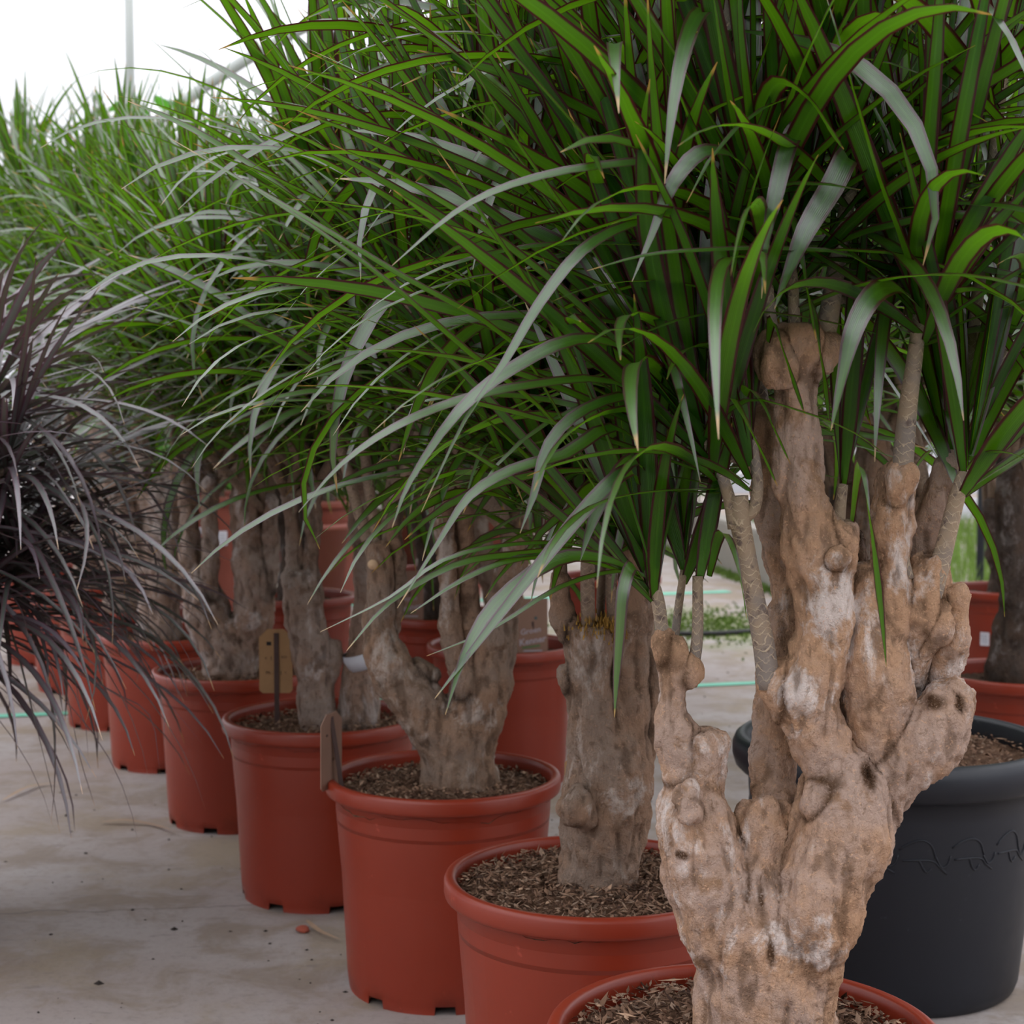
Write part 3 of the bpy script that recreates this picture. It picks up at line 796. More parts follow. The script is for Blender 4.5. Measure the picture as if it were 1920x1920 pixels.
def plant(label, x, Y, pot=0, soil_seed=1, chips=0, group='potted dragon trees in the main row', cat='potted plant', soil=M_SOIL, potmesh=None, potmat=M_POT, R=.186, sz=.330, name='potted_dragon_tree'):
    base = (x, Y, 0.0)
    root = empty(name, base, label, cat, group)
    link('pot', potmesh or RED[pot % 3], potmat, root)
    s = link('soil', soil_mesh(R, sz, soil_seed), soil, root)
    if chips:
        o = link('bark_chips', chips_mesh(R, sz, chips, soil_seed), M_CHIP, s); o['kind'] = 'stuff'
    return root, base

def crown_tips(x, Y, n, rg, z0=.98, z1=1.78, r0=.08, r1=.30):
    tips = []
    for i in range(n):
        t = (i + .5) / n; z = z0 + (z1 - z0) * t + rg.uniform(-.05, .05)
        a = i * 2.4 + rg.uniform(-.4, .4); r = rg.uniform(r0, r1) * (1 - .35 * t)
        tips.append((x + r * math.cos(a), Y + r * math.sin(a), z, a))
    return tips
def generic_canes(root, base, tips, starts, rg, mat, r=.0085, every=1):
    for i, (tx, ty, tz, a) in enumerate(tips):
        if i % every: continue
        s = starts[i % len(starts)]
        m = (np.array(s[:3]) * .45 + np.array((tx, ty, tz)) * .55); m[:2] += (np.array((tx, ty)) - np.array(s[:2])) * .12
        add_cane(root, base, [(s[0], s[1], s[2] - .03, r * 1.35), (*m, r * 1.1), (tx, ty, tz - .02, r * .85)], mat, 8)

def generic_chains(x, Y, rg, z=.33, top=.72, r=.055):
    ch = [(np.array([[x, Y, z - .04, r * 1.05], [x + rg.uniform(-.01, .01), Y, z + .08, r], [x + rg.uniform(-.02, .02), Y, z + .17, r * 1.1]]), False)]
    ends = []; c = ch[0][0][-1]
    na = rg.randint(3, 5); a0 = rg.uniform(0, 6.28)
    for i in range(na):
        a = a0 + i * 6.28 / na + rg.uniform(-.3, .3); o = rg.uniform(.05, .09); zt = top + rg.uniform(-.12, .10)
        d = np.array([math.cos(a), math.sin(a)])
        p = [[c[0], c[1], c[2] - .03, r * .7], [c[0] + d[0] * o * .6, c[1] + d[1] * o * .6, c[2] + .05, r * .62], [c[0] + d[0] * o, c[1] + d[1] * o, (c[2] + zt) / 2 + .03, r * .48 * rg.uniform(.8, 1.2)], [c[0] + d[0] * o * 1.1, c[1] + d[1] * o * 1.1, zt, r * .5]]
        ch.append((np.array(p), True)); ends.append((p[-1][0], p[-1][1], p[-1][2]))
    return ch, ends

# ------------------------------------------------------------------ front plant (A)
YA = 1.62
ra, ba = plant('potted dragon tree nearest the camera, thick pale knobbly many-armed trunk at the bottom right', P(1395, 1960, YA)[0], YA, 0, 3, 3200, sz=.338)
XA = ba[0]
A_ch = [
    pchain(YA, [(1437, 2010, 122), (1437, 1930, 118), (1434, 1850, 116), (1430, 1780, 104), (1425, 1720, 84)]),
    pchain(YA, [(1400, 1800, 88, -.005), (1362, 1710, 84, -.01), (1325, 1620, 74, -.01), (1302, 1545, 64, -.01), (1300, 1490, 52, 0), (1316, 1440, 42, 0), (1319, 1383, 34, 0)], True),
    pchain(YA, [(1300, 1500, 38, -.01), (1284, 1440, 36), (1268, 1380, 31), (1262, 1320, 23), (1263, 1260, 21), (1266, 1200, 14)], True),
    pchain(YA, [(1293, 1500, 26, -.045), (1280, 1492, 22, -.052)], True),
    pchain(YA, [(1302, 1520, 24, -.048), (1288, 1518, 20, -.058)], True),
    pchain(YA, [(1262, 1250, 20), (1248, 1215, 14), (1246, 1190, 12)]),
    pchain(YA, [(1272, 1275, 20), (1290, 1265, 15), (1297, 1245, 12)]),
    # middle arm and the fillet between
    pchain(YA, [(1425, 1790, 70, -.03), (1420, 1700, 56, -.025), (1425, 1620, 50, -.005), (1428, 1560, 50, .005), (1432, 1515, 48, .015)], True),
    pchain(YA, [(1400, 1620, 40, -.01), (1385, 1575, 26, 0), (1368, 1545, 16, .005)], True),
    # trunk behind, going up
    pchain(YA, [(1445, 1580, 42, .03), (1452, 1500, 40, .04), (1450, 1420, 33, .05), (1454, 1340, 32, .055), (1462, 1260, 40, .065), (1485, 1170, 42, .075), (1490, 1100, 38, .085), (1470, 1030, 34, .09), (1455, 950, 30, .095), (1440, 850, 27, .10), (1430, 770, 22, .10)]),
    # inner stem
    pchain(YA, [(1470, 1770, 42, -.035), (1482, 1690, 36, -.03), (1505, 1590, 33, -.012), (1525, 1500, 26, 0), (1535, 1450, 20, .01)]),
    # main right arm and pillar
    pchain(YA, [(1490, 1820, 90, -.005), (1520, 1730, 76, -.03), (1552, 1640, 82, -.03), (1582, 1560, 82, -.025), (1590, 1500, 74, -.02), (1565, 1440, 52, -.015), (1535, 1380, 47, -.015), (1515, 1320, 50, -.02), (1525, 1260, 52, -.02), (1545, 1190, 42, -.02), (1543, 1120, 44, -.02), (1540, 1050, 48, -.02), (1518, 990, 46, -.02), (1500, 920, 38, -.02), (1494, 840, 35, -.02), (1491, 760, 33, -.02), (1490, 700, 36, -.02), (1490, 655, 42, -.02), (1490, 618, 40, -.02)], True),
    pchain(YA, [(1480, 700, 24, -.03), (1460, 690, 28, -.035), (1450, 665, 26, -.035), (1450, 640, 20, -.035)]),
    pchain(YA, [(1510, 700, 26, -.02), (1535, 670, 26, -.015), (1545, 640, 24, -.01)], True),
    pchain(YA, [(1540, 1090, 38, -.02), (1562, 1040, 38, -.02), (1570, 985, 34, -.02)], True),
    pchain(YA, [(1565, 1050, 16, -.045), (1578, 1046, 14, -.052)], True),
    pchain(YA, [(1520, 1330, 46, -.018), (1490, 1310, 42, -.014), (1464, 1285, 33, -.012), (1458, 1248, 30, -.012)], True),
    pchain(YA, [(1482, 1300, 30, -.02), (1490, 1270, 26, -.01), (1492, 1248, 20, 0)], True),
    pchain(YA, [(1570, 1480, 50, -.028), (1545, 1500, 34, -.032), (1530, 1520, 22, -.035)]),
    # lower right mass: bulging arm reaching right
    pchain(YA, [(1575, 1590, 66, .0), (1620, 1520, 50, .0), (1665, 1460, 54, -.005), (1712, 1410, 56, -.01), (1745, 1375, 58, -.012), (1770, 1335, 48, -.012), (1788, 1310, 30, -.012), (1795, 1290, 24, -.012)], True),
    # centre-right trunk
    pchain(YA, [(1620, 1520, 44, .01), (1636, 1450, 44, .005), (1645, 1380, 54, .0), (1642, 1300, 64, -.005), (1632, 1220, 60, -.005), (1628, 1150, 42, 0), (1633, 1110, 36, 0), (1636, 1070, 32, 0)], True),
    pchain(YA, [(1645, 1240, 46, .0), (1665, 1170, 34, -.005), (1672, 1120, 34, -.005), (1668, 1040, 31, -.005), (1674, 960, 29, -.005), (1680, 900, 27, -.005), (1678, 875, 20, -.005)], True),
    pchain(YA, [(1680, 930, 22, -.015), (1690, 905, 21, -.022), (1694, 880, 19, -.022)]),
    # right stems
    pchain(YA, [(1668, 1340, 34, .02), (1690, 1270, 40, .02), (1708, 1210, 34, .01), (1724, 1150, 38, 0), (1738, 1095, 33, 0), (1746, 1048, 29, 0)], True),
    pchain(YA, [(1730, 1370, 36, .03), (1748, 1300, 36, .03), (1752, 1230, 33, .03), (1752, 1170, 30, .03), (1745, 1100, 30, .035), (1740, 1040, 30, .035), (1752, 980, 30, .035), (1772, 915, 26, .035), (1785, 870, 20, .035)]),
    pchain(YA, [(1752, 1290, 22, .02), (1775, 1235, 18, .01), (1790, 1190, 17, 0), (1792, 1140, 17, 0), (1785, 1105, 16, 0)], True),
    pchain(YA, [(1740, 1220, 14, -.01), (1765, 1180, 12, -.015), (1768, 1150, 10, -.012), (1758, 1128, 9, -.01)]),
    pchain(YA, [(1580, 1330, 26, .05), (1590, 1200, 30, .055), (1596, 1100, 28, .06), (1600, 1020, 24, .06)]),
]
def hol(px, py, Y, rx, ry, rz): s_ = Y / F_PX; return (np.array(P(px, py, Y)), np.array([rx * s_, ry * s_, rz * s_]))
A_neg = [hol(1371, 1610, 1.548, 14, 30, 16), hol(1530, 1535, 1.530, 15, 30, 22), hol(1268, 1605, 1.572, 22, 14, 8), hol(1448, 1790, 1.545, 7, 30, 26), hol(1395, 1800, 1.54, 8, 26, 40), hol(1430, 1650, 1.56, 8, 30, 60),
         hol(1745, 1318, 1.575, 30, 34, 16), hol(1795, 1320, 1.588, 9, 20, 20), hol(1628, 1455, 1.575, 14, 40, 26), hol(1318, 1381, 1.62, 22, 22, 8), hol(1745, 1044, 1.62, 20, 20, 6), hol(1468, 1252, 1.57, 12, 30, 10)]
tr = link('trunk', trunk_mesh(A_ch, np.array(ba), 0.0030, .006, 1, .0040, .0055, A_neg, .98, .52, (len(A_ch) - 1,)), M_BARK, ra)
def cpath(Y, pts): return pchain(Y, pts)[0]
A_canes = [
    [(1246, 1215, 14, 0), (1240, 1170, 13, 0), (1232, 1120, 13, 0), (1212, 1055, 11, 0)],
    [(1288, 1270, 13, 0), (1302, 1235, 12, 0), (1308, 1180, 11, 0), (1308, 1080, 10, 0)],
    [(1264, 1210, 8, .01), (1272, 1140, 8, .02), (1282, 1070, 7, .03)],
    [(1442, 1290, 22, -.02), (1432, 1210, 21, -.02), (1415, 1120, 19, -.02), (1400, 1040, 18, -.02), (1388, 980, 20, -.02), (1384, 930, 19, -.02)],
    [(1378, 990, 14, -.02), (1366, 930, 12, -.02), (1345, 870, 11, -.02), (1320, 820, 10, -.02)],
    [(1398, 970, 12, -.02), (1415, 950, 12, -.02), (1420, 900, 11, -.02), (1408, 820, 10, -.02)],
    [(1452, 650, 13, -.03), (1442, 580, 12, -.03), (1435, 500, 12, -.03), (1425, 400, 11, -.03)],
    [(1490, 640, 13, -.02), (1488, 570, 11, -.02), (1484, 500, 11, -.01)],
    [(1540, 660, 20, -.01), (1553, 600, 19, -.01), (1565, 520, 17, 0), (1580, 430, 15, .01), (1600, 320, 13, .02)],
    [(1690, 905, 20, -.022), (1697, 820, 19, -.022), (1704, 750, 17, -.022), (1714, 680, 15, -.022), (1730, 548, 12, -.022)],
    [(1740, 1130, 22, -.01), (1757, 1080, 19, -.01), (1775, 1010, 17, -.01), (1795, 930, 15, -.01), (1812, 875, 12, -.01)],
    [(1705, 1085, 9, -.01), (1696, 1040, 8, -.01), (1692, 980, 8, -.01), (1690, 930, 7, -.005)],
    [(1572, 1000, 12, -.01), (1575, 960, 11, 0), (1580, 910, 10, .01)],
    [(1430, 780, 16, .10), (1420, 700, 14, .10), (1410, 600, 12, .10)],
]
for c in A_canes: add_cane(ra, ba, cpath(YA, c), M_CANE, 14)
rg = np.random.RandomState(21)
recs = []
A_ros = [  # px, py, dy, n, length, tilt x, tilt y, emin
    (1735, 560, -.022, 46, .43, 0, 0, -8), (1418, 385, -.03, 44, .42, 0, -.12, -10), (1217, 1092, 0, 34, .33, 0, -.25, 5), (1308, 1125, 0, 30, .30, 0, .02, 15),
    (1315, 815, -.02, 44, .42, 0, -.3, 8), (1406, 815, -.02, 30, .36, 0, .0, 20), (1484, 495, 0, 36, .38, 0, .05, 0), (1600, 310, .02, 44, .42, 0, .05, -10),
    (1815, 870, -.01, 40, .40, 0, .2, 0), (1580, 905, .02, 30, .30, -.1, 0, 25), (1410, 600, .10, 40, .42, 0, -.1, 0), (1282, 1065, .03, 18, .25, 0, 0, 25),
    (1785, 860, .05, 36, .40, -.1, .1, 5), (1250, 700, .10, 46, .46, 0, -.35, 0), (1290, 560, .06, 46, .46, 0, -.25, -5), (1160, 420, .12, 44, .44, 0, -.25, -5),
    (1350, -60, .0, 42, .44, 0, 0, -14), (1620, -120, .05, 42, .44, 0, 0, -14), (1880, 120, .05, 42, .44, 0, .1, -14), (1180, 60, .10, 42, .44, 0, -.1, -10), (1900, 560, .10, 40, .42, 0, .15, 0), (1500, 250, .14, 40, .42, 0, 0, -5), (1690, 400, .16, 40, .42, 0, 0, -5),
]
for (px, py, dy, n, L, tx, ty, em) in A_ros:
    recs += rosette(P(px, py, YA + dy), n, L, rg, (tx, ty), em)
# stems carrying the crown tips that rise out of the leaf mass
for (a, b) in (((1440, 860, .1), (1250, 720, .10)), ((1430, 800, .1), (1290, 580, .06)), ((1410, 620, .1), (1160, 440, .12)), ((1425, 420, -.03), (1350, -40, .0)), ((1600, 330, .02), (1620, -100, .05)), ((1785, 880, .05), (1880, 140, .05)), ((1410, 610, .1), (1180, 80, .10)), ((1785, 880, .05), (1900, 580, .1)), ((1484, 510, 0), (1500, 270, .14)), ((1560, 560, .03), (1690, 420, .16))):
    A_, B_ = P(a[0], a[1], YA + a[2]), P(b[0], b[1], YA + b[2]); md = (A_ + B_) / 2; md[2] -= .03
    add_cane(ra, ba, [(*A_, .007), (*md, .0065), (*B_, .006)], M_CANE, 8)

# leaves picked out one by one in the foreground
HERO = [  # width m, roll, points (px, py, Y)
    (.021, .5, [(1425, 300, 1.55), (1428, 215, 1.50), (1462, 152, 1.46), (1520, 185, 1.43), (1555, 240, 1.42), (1582, 280, 1.42)]),
    (.017, .7, [(1425, 350, 1.56), (1375, 290, 1.48), (1315, 284, 1.44), (1260, 345, 1.42), (1222, 440, 1.42), (1185, 528, 1.42)]),
    (.018, .7, [(1470, 330, 1.56), (1500, 240, 1.50), (1478, 270, 1.47), (1455, 360, 1.45), (1437, 450, 1.45), (1428, 560, 1.45)]),
    (.023, .8, [(1600, 330, 1.60), (1592, 290, 1.52), (1560, 350, 1.48), (1512, 430, 1.46), (1478, 510, 1.46), (1452, 580, 1.46)]),
    (.017, .8, [(1470, 440, 1.58), (1480, 395, 1.53), (1495, 440, 1.50), (1512, 530, 1.48), (1530, 636, 1.48)]),
    (.021, .8, [(1725, 575, 1.58), (1680, 535, 1.50), (1635, 555, 1.45), (1600, 620, 1.43), (1578, 710, 1.43), (1558, 808, 1.43)]),
    (.010, .5, [(1715, 560, 1.58), (1600, 480, 1.50), (1460, 465, 1.46), (1320, 468, 1.42), (1210, 478, 1.40), (1100, 508, 1.38)]),
    (.010, .5, [(1735, 560, 1.58), (1790, 545, 1.52), (1850, 545, 1.48), (1930, 590, 1.45)]),
    (.014, .6, [(1400, 420, 1.58), (1300, 310, 1.50), (1120, 310, 1.44), (960, 345, 1.42), (850, 400, 1.41), (735, 498, 1.40)]),
    (.012, .6, [(1290, 400, 1.6), (1180, 420, 1.5), (1090, 470, 1.45), (1010, 570, 1.43), (945, 680, 1.42), (870, 790, 1.42), (790, 960, 1.42)]),
    (.016, .7, [(1290, 790, 1.6), (1180, 660, 1.52), (1080, 635, 1.47), (960, 690, 1.44), (860, 770, 1.42), (770, 900, 1.42), (735, 990, 1.42)]),
    (.013, .6, [(1290, 800, 1.6), (1150, 715, 1.52), (1000, 720, 1.47), (860, 750, 1.44), (740, 800, 1.42), (640, 870, 1.41), (560, 960, 1.41)]),
    (.014, .6, [(1290, 830, 1.6), (1200, 745, 1.54), (1100, 765, 1.50), (1030, 830, 1.48), (1000, 930, 1.47), (975, 1000, 1.47)]),
    (.014, .7, [(1230, 860, 1.6), (1150, 800, 1.54), (1060, 850, 1.50), (960, 880, 1.48), (880, 930, 1.47), (820, 1020, 1.47), (745, 1140, 1.47)]),
    (.016, .8, [(1210, 1080, 1.6), (1130, 1045, 1.54), (1040, 1050, 1.50), (930, 1130, 1.47), (870, 1230, 1.45), (835, 1340, 1.45)]),
    (.015, .8, [(1200, 920, 1.6), (1180, 880, 1.52), (1110, 940, 1.48), (1010, 1060, 1.46), (900, 1200, 1.45), (815, 1310, 1.45)]),
    (.015, .8, [(1215, 900, 1.6), (1190, 860, 1.54), (1150, 900, 1.50), (1110, 980, 1.48), (1088, 1052, 1.48)]),
    (.010, .3, [(1210, 1090, 1.62), (1100, 1025, 1.57), (960, 1020, 1.52), (830, 1050, 1.50), (730, 1120, 1.49), (600, 1185, 1.48)]),
    (.011, .6, [(1210, 1090, 1.62), (1110, 1035, 1.57), (960, 1040, 1.52), (850, 1060, 1.50), (730, 1130, 1.49), (650, 1220, 1.48)]),
    (.010, .6, [(1210, 1090, 1.62), (1100, 1050, 1.57), (980, 1045, 1.52), (870, 1085, 1.50), (770, 1150, 1.49)]),
    (.014, .9, [(1205, 1085, 1.60), (1185, 1060, 1.55), (1168, 1110, 1.53), (1162, 1190, 1.53), (1156, 1270, 1.53), (1152, 1345, 1.53)]),
    (.009, .3, [(1210, 1090, 1.62), (1160, 1070, 1.56), (1050, 1100, 1.52), (920, 1180, 1.50), (800, 1230, 1.49)]),
    (.013, .9, [(1595, 1000, 1.63), (1610, 880, 1.50), (1622, 900, 1.46), (1638, 1020, 1.45), (1652, 1140, 1.45), (1662, 1250, 1.45)]),
    (.016, .5, [(1325, 820, 1.58), (1360, 740, 1.52), (1395, 780, 1.49), (1430, 850, 1.48), (1458, 912, 1.48)]),
    (.013, .5, [(1395, 760, 1.58), (1400, 725, 1.53), (1430, 755, 1.50), (1455, 810, 1.49), (1482, 870, 1.49)]),
    (.009, .3, [(1320, 810, 1.58), (1400, 750, 1.52), (1500, 770, 1.49), (1600, 810, 1.48), (1670, 860, 1.47)]),
    (.010, .3, [(1815, 880, 1.6), (1850, 850, 1.55), (1900, 850, 1.5), (1960, 880, 1.48)]),
    (.012, .9, [(1440, 640, 1.56), (1450, 600, 1.52), (1480, 690, 1.50), (1510, 780, 1.50)]),
    (.015, .9, [(1520, 560, 1.56), (1530, 600, 1.53), (1545, 700, 1.52), (1555, 790, 1.52)]),
    (.012, .4, [(1330, 1080, 1.62), (1350, 1000, 1.57), (1372, 1020, 1.54), (1390, 1090, 1.53), (1400, 1160, 1.53)]),
    (.016, .5, [(1395, 760, 1.62), (1330, 560, 1.58), (1200, 380, 1.54), (1050, 200, 1.52), (870, 0, 1.50), (800, -90, 1.49)]),
    (.020, .6, [(1320, 800, 1.60), (1200, 600, 1.54), (1080, 420, 1.50), (960, 250, 1.48), (850, 60, 1.46)]),
    (.018, .6, [(1220, 1060, 1.62), (1110, 880, 1.56), (1010, 760, 1.52), (880, 660, 1.50), (680, 490, 1.48), (380, 290, 1.46)]),
    (.016, .6, [(1220, 1060, 1.62), (1080, 830, 1.56), (960, 640, 1.53), (760, 520, 1.50), (560, 400, 1.48), (320, 260, 1.46)]),
    (.019, .7, [(1220, 1060, 1.6), (1160, 870, 1.55), (1080, 680, 1.52), (970, 500, 1.50), (820, 280, 1.49)]),
    (.024, .9, [(1725, 570, 1.58), (1700, 470, 1.50), (1650, 330, 1.46), (1600, 160, 1.43), (1545, -20, 1.42)]),
    (.022, .9, [(1732, 560, 1.58), (1735, 420, 1.50), (1745, 240, 1.46), (1760, 40, 1.44), (1765, -140, 1.43)]),
    (.020, .9, [(1745, 560, 1.58), (1770, 430, 1.50), (1800, 250, 1.46), (1835, 60, 1.44), (1870, -120, 1.43)]),
    (.021, .9, [(1750, 570, 1.58), (1800, 460, 1.50), (1870, 330, 1.46), (1960, 180, 1.43)]),
    (.020, .9, [(1745, 590, 1.58), (1790, 520, 1.51), (1850, 440, 1.47), (1950, 330, 1.44)]),
    (.021, .9, [(1410, 330, 1.56), (1380, 240, 1.50), (1355, 100, 1.46), (1330, -60, 1.44)]),
    (.020, .9, [(1400, 330, 1.56), (1330, 210, 1.50), (1260, 90, 1.46), (1160, -60, 1.44)]),
    (.020, .9, [(1420, 330, 1.56), (1405, 200, 1.50), (1390, 60, 1.47), (1385, -80, 1.45)]),
]
for w, roll, pts in HERO:
    V, F, UV = ribbon([P(*p) for p in pts], w, roll, 3, .25)
    me = mesh_np('leaf', V - np.array(ba), F, uv=UV); attr(me, 'rnd', np.full(len(V), rg.rand()))
    link('leaf', me, M_LEAF, ra)
nA = place_leaves(ra, ba, recs, LS, M_LEAF, 300 - len(HERO), 5, True, CLEAR + KEEP_A, .04)

# ------------------------------------------------------------------ second plant (B)
YB = 2.17
rb, bb = plant('potted dragon tree second from the camera, stocky brown trunk waisted above coarse bark mulch', .110, YB, 1, 7, 3600, sz=.337)
B_ch = [
    pchain(YB, [(1113, 1740, 60), (1115, 1690, 58), (1118, 1640, 60), (1128, 1590, 68), (1136, 1530, 80), (1142, 1470, 80), (1148, 1410, 72)]),
    pchain(YB, [(1120, 1450, 56, -.01), (1116, 1380, 48, -.01), (1108, 1300, 41, -.01), (1105, 1230, 41, -.01), (1100, 1180, 40, -.01)], True),
    pchain(YB, [(1160, 1440, 56), (1170, 1360, 44), (1178, 1280, 34), (1184, 1200, 31), (1190, 1110, 29), (1196, 1020, 30), (1200, 930, 27)]),
    pchain(YB, [(1185, 1450, 36, .02), (1205, 1370, 28, .02), (1214, 1290, 23, .02), (1214, 1215, 22, .02)], True),
    pchain(YB, [(1095, 1530, 30, -.05), (1078, 1512, 28, -.055), (1066, 1500, 22, -.055)], True),
    pchain(YB, [(1090, 1290, 20, -.01), (1074, 1280, 16, -.01), (1070, 1255, 14, -.01)], True),
    pchain(YB, [(1095, 1210, 18, -.01), (1068, 1185, 15, -.01), (1056, 1150, 14, -.01), (1050, 1090, 14, -.01)]),
]
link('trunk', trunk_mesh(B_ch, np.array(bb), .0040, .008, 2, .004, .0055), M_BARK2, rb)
for c in ([(1050, 1110, 15), (1050, 1060, 14), (1046, 1000, 13), (1040, 940, 12), (1030, 860, 11)], [(1104, 1190, 14, -.02), (1102, 1130, 14, -.02), (1102, 1060, 14, -.02), (1108, 980, 13, -.02), (1115, 880, 11, -.02)],
          [(1150, 1210, 11, -.01), (1148, 1150, 11, -.01), (1146, 1080, 11, -.01), (1150, 990, 10, 0)], [(1214, 1220, 15, .02), (1214, 1150, 14, .02), (1218, 1080, 13, .02), (1230, 960, 12, .02)], [(1125, 1200, 9, .02), (1128, 1100, 9, .02), (1140, 960, 9, .02)]):
    add_cane(rb, bb, cpath(YB, c), M_CANE2, 12)
mo = blades('moss_tuft', 700, lambda r: tuple(np.array(P(1118 + r.normal(0, 22), 1185 + r.normal(0, 12), YB - .02 + r.normal(0, .012))) - np.array(bb)), M_MOSSY, 8, .003, .012, .0012)
mo.parent = rb; mo['kind'] = 'stuff'
rg = np.random.RandomState(22)
tips = crown_tips(bb[0], YB, 22, rg, .93, 1.55)
st = [tuple(P(1046, 960, YB)), tuple(P(1108, 900, YB)), tuple(P(1198, 940, YB)), tuple(P(1225, 980, YB))]
generic_canes(rb, bb, tips, st, rg, M_CANE2)
recs = [r for t in tips for r in rosette(t[:3], 44, .45, rg, (0.1 * math.sin(t[3]) * -1, .1 * math.cos(t[3])))]
for (px, py) in ((1030, 850), (1115, 870), (1150, 980), (1000, 800), (930, 780), (1090, 960), (1046, 930), (1225, 950), (960, 880)): recs += rosette(P(px, py, YB - .02), 40, .42, rg, (0, -.1), 0)
place_leaves(rb, bb, recs, LS, M_LEAF, 300, 6)

# ------------------------------------------------------------------ third plant (C)
YC = 2.77
rc, bc = plant('potted dragon tree third from the camera, trunk forked like a Y with swollen left arm', -.118, YC, 2, 9, 2600)
C_ch = [
    pchain(YC, [(866, 1510, 70), (864, 1470, 64), (858, 1420, 62), (852, 1370, 66)]),
    pchain(YC, [(845, 1400, 52, -.01), (812, 1360, 48, -.01), (778, 1310, 46, -.01), (745, 1270, 42, -.01), (720, 1225, 36, -.01), (710, 1180, 26, -.01), (712, 1130, 22, -.01), (712, 1080, 22, -.01), (706, 1020, 19, -.01)], True),
    pchain(YC, [(770, 1310, 36), (785, 1270, 30), (800, 1250, 22)], True),
    pchain(YC, [(872, 1400, 60), (892, 1330, 58), (912, 1270, 46), (928, 1210, 38), (938, 1160, 32), (946, 1110, 28), (958, 1050, 24), (970, 980, 20)]),
    pchain(YC, [(880, 1300, 34, -.02), (862, 1240, 22, -.02), (846, 1200, 19, -.02), (842, 1150, 15, -.02), (838, 1080, 15, -.02), (832, 1000, 17, -.02), (826, 930, 20, -.02), (838, 870, 22, -.02)]),
    pchain(YC, [(895, 1280, 28), (888, 1210, 20), (880, 1140, 17), (876, 1060, 17), (870, 980, 16), (866, 900, 14)]),
    pchain(YC, [(730, 1200, 18, .01), (742, 1130, 13, .01), (744, 1060, 13, .01), (742, 990, 12, .01), (748, 900, 11, .01)]),
]
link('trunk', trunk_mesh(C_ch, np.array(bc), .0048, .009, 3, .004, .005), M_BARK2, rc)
V, F = lathe([(0, 0), (.008, .0005), (.009, .002), (.008, .004), (0, .005)], 14)
o = link('cut_end', mesh_np('cut_end', V, F), M_CUT, rc); o.location = Vector(P(699, 1058, YC - .035)) - Vector(bc); o.rotation_euler = (math.pi / 2 + .2, 0, 0)
rg = np.random.RandomState(23)
tips = crown_tips(bc[0], YC, 22, rg, .90, 1.40)
st = [tuple(P(838, 870, YC)), tuple(P(866, 905, YC)), tuple(P(970, 985, YC)), tuple(P(748, 905, YC)), tuple(P(712, 1060, YC))]
generic_canes(rc, bc, tips, st, rg, M_CANE2)
recs = [r for t in tips for r in rosette(t[:3], 44, .46, rg, (-.1 * math.sin(t[3]), .1 * math.cos(t[3])))]
place_leaves(rc, bc, recs, LS, M_LEAF, 300, 7)

# ------------------------------------------------------------------ fourth plant (D)
YD = 3.30
rd, bd = plant('potted dragon tree fourth from the camera, two slim mottled trunks, cardboard tag in soil', -.388, YD, 0, 11, 1600)
D_ch = [
    pchain(YD, [(597, 1400, 28), (596, 1350, 27), (592, 1290, 30), (584, 1230, 33), (574, 1170, 35), (566, 1110, 34), (562, 1075, 32)], True),
    pchain(YD, [(615, 1280, 16, .01), (622, 1240, 15, .01), (625, 1205, 13, .01)], True),
    pchain(YD, [(676, 1385, 34, .02), (674, 1330, 32, .02), (672, 1280, 28, .02), (676, 1230, 23, .02), (684, 1170, 22, .02), (690, 1110, 22, .02), (686, 1040, 22, .02), (680, 960, 22, .02), (672, 880, 20, .02)]),
    pchain(YD, [(555, 1110, 16), (552, 1050, 13), (548, 980, 12), (540, 900, 11)]),
    pchain(YD, [(578, 1110, 16), (585, 1040, 13), (588, 960, 12), (592, 880, 11)]),
]
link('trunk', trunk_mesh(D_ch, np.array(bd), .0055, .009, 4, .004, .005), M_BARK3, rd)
rg = np.random.RandomState(24)
tips = crown_tips(bd[0], YD, 22, rg, .90, 1.26)
generic_canes(rd, bd, tips, [tuple(P(540, 905, YD)), tuple(P(592, 885, YD)), tuple(P(672, 885, YD))], rg, M_CANE2)
recs = [r for t in tips for r in rosette(t[:3], 42, .46, rg, (-.1 * math.sin(t[3]), .1 * math.cos(t[3])))]
place_leaves(rd, bd, recs, LS, M_LEAF, 260, 8)

# ------------------------------------------------------------------ fifth plant (E)
YE = 3.89
re_, be = plant('potted dragon tree fifth from the camera, blotchy lumpy trunk whitened at its foot', -.661, YE, 1, 13, 900)
E_ch = [
    pchain(YE, [(432, 1290, 40), (432, 1240, 42), (425, 1200, 48)]),
    pchain(YE, [(410, 1210, 40), (392, 1160, 40), (378, 1110, 34), (365, 1080, 24), (358, 1030, 18), (354, 970, 16), (352, 900, 15)]),
    pchain(YE, [(392, 1120, 20, -.02), (393, 1080, 14, -.02), (394, 1020, 12, -.02), (392, 960, 13, -.02), (396, 900, 12, -.02)]),
    pchain(YE, [(458, 1220, 38), (472, 1170, 36), (480, 1120, 34), (476, 1080, 36), (466, 1030, 28), (462, 960, 27), (464, 890, 25), (462, 840, 22)]),
    pchain(YE, [(492, 1120, 20, -.01), (505, 1070, 14, -.01), (508, 1010, 12, -.01), (505, 940, 12, -.01)]),
]
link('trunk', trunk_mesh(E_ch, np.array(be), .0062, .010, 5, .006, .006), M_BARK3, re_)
rg = np.random.RandomState(25)
tips = crown_tips(be[0], YE, 22, rg, .90, 1.33)
generic_canes(re_, be, tips, [tuple(P(352, 905, YE)), tuple(P(396, 905, YE)), tuple(P(462, 845, YE)), tuple(P(505, 945, YE))], rg, M_CANE2)
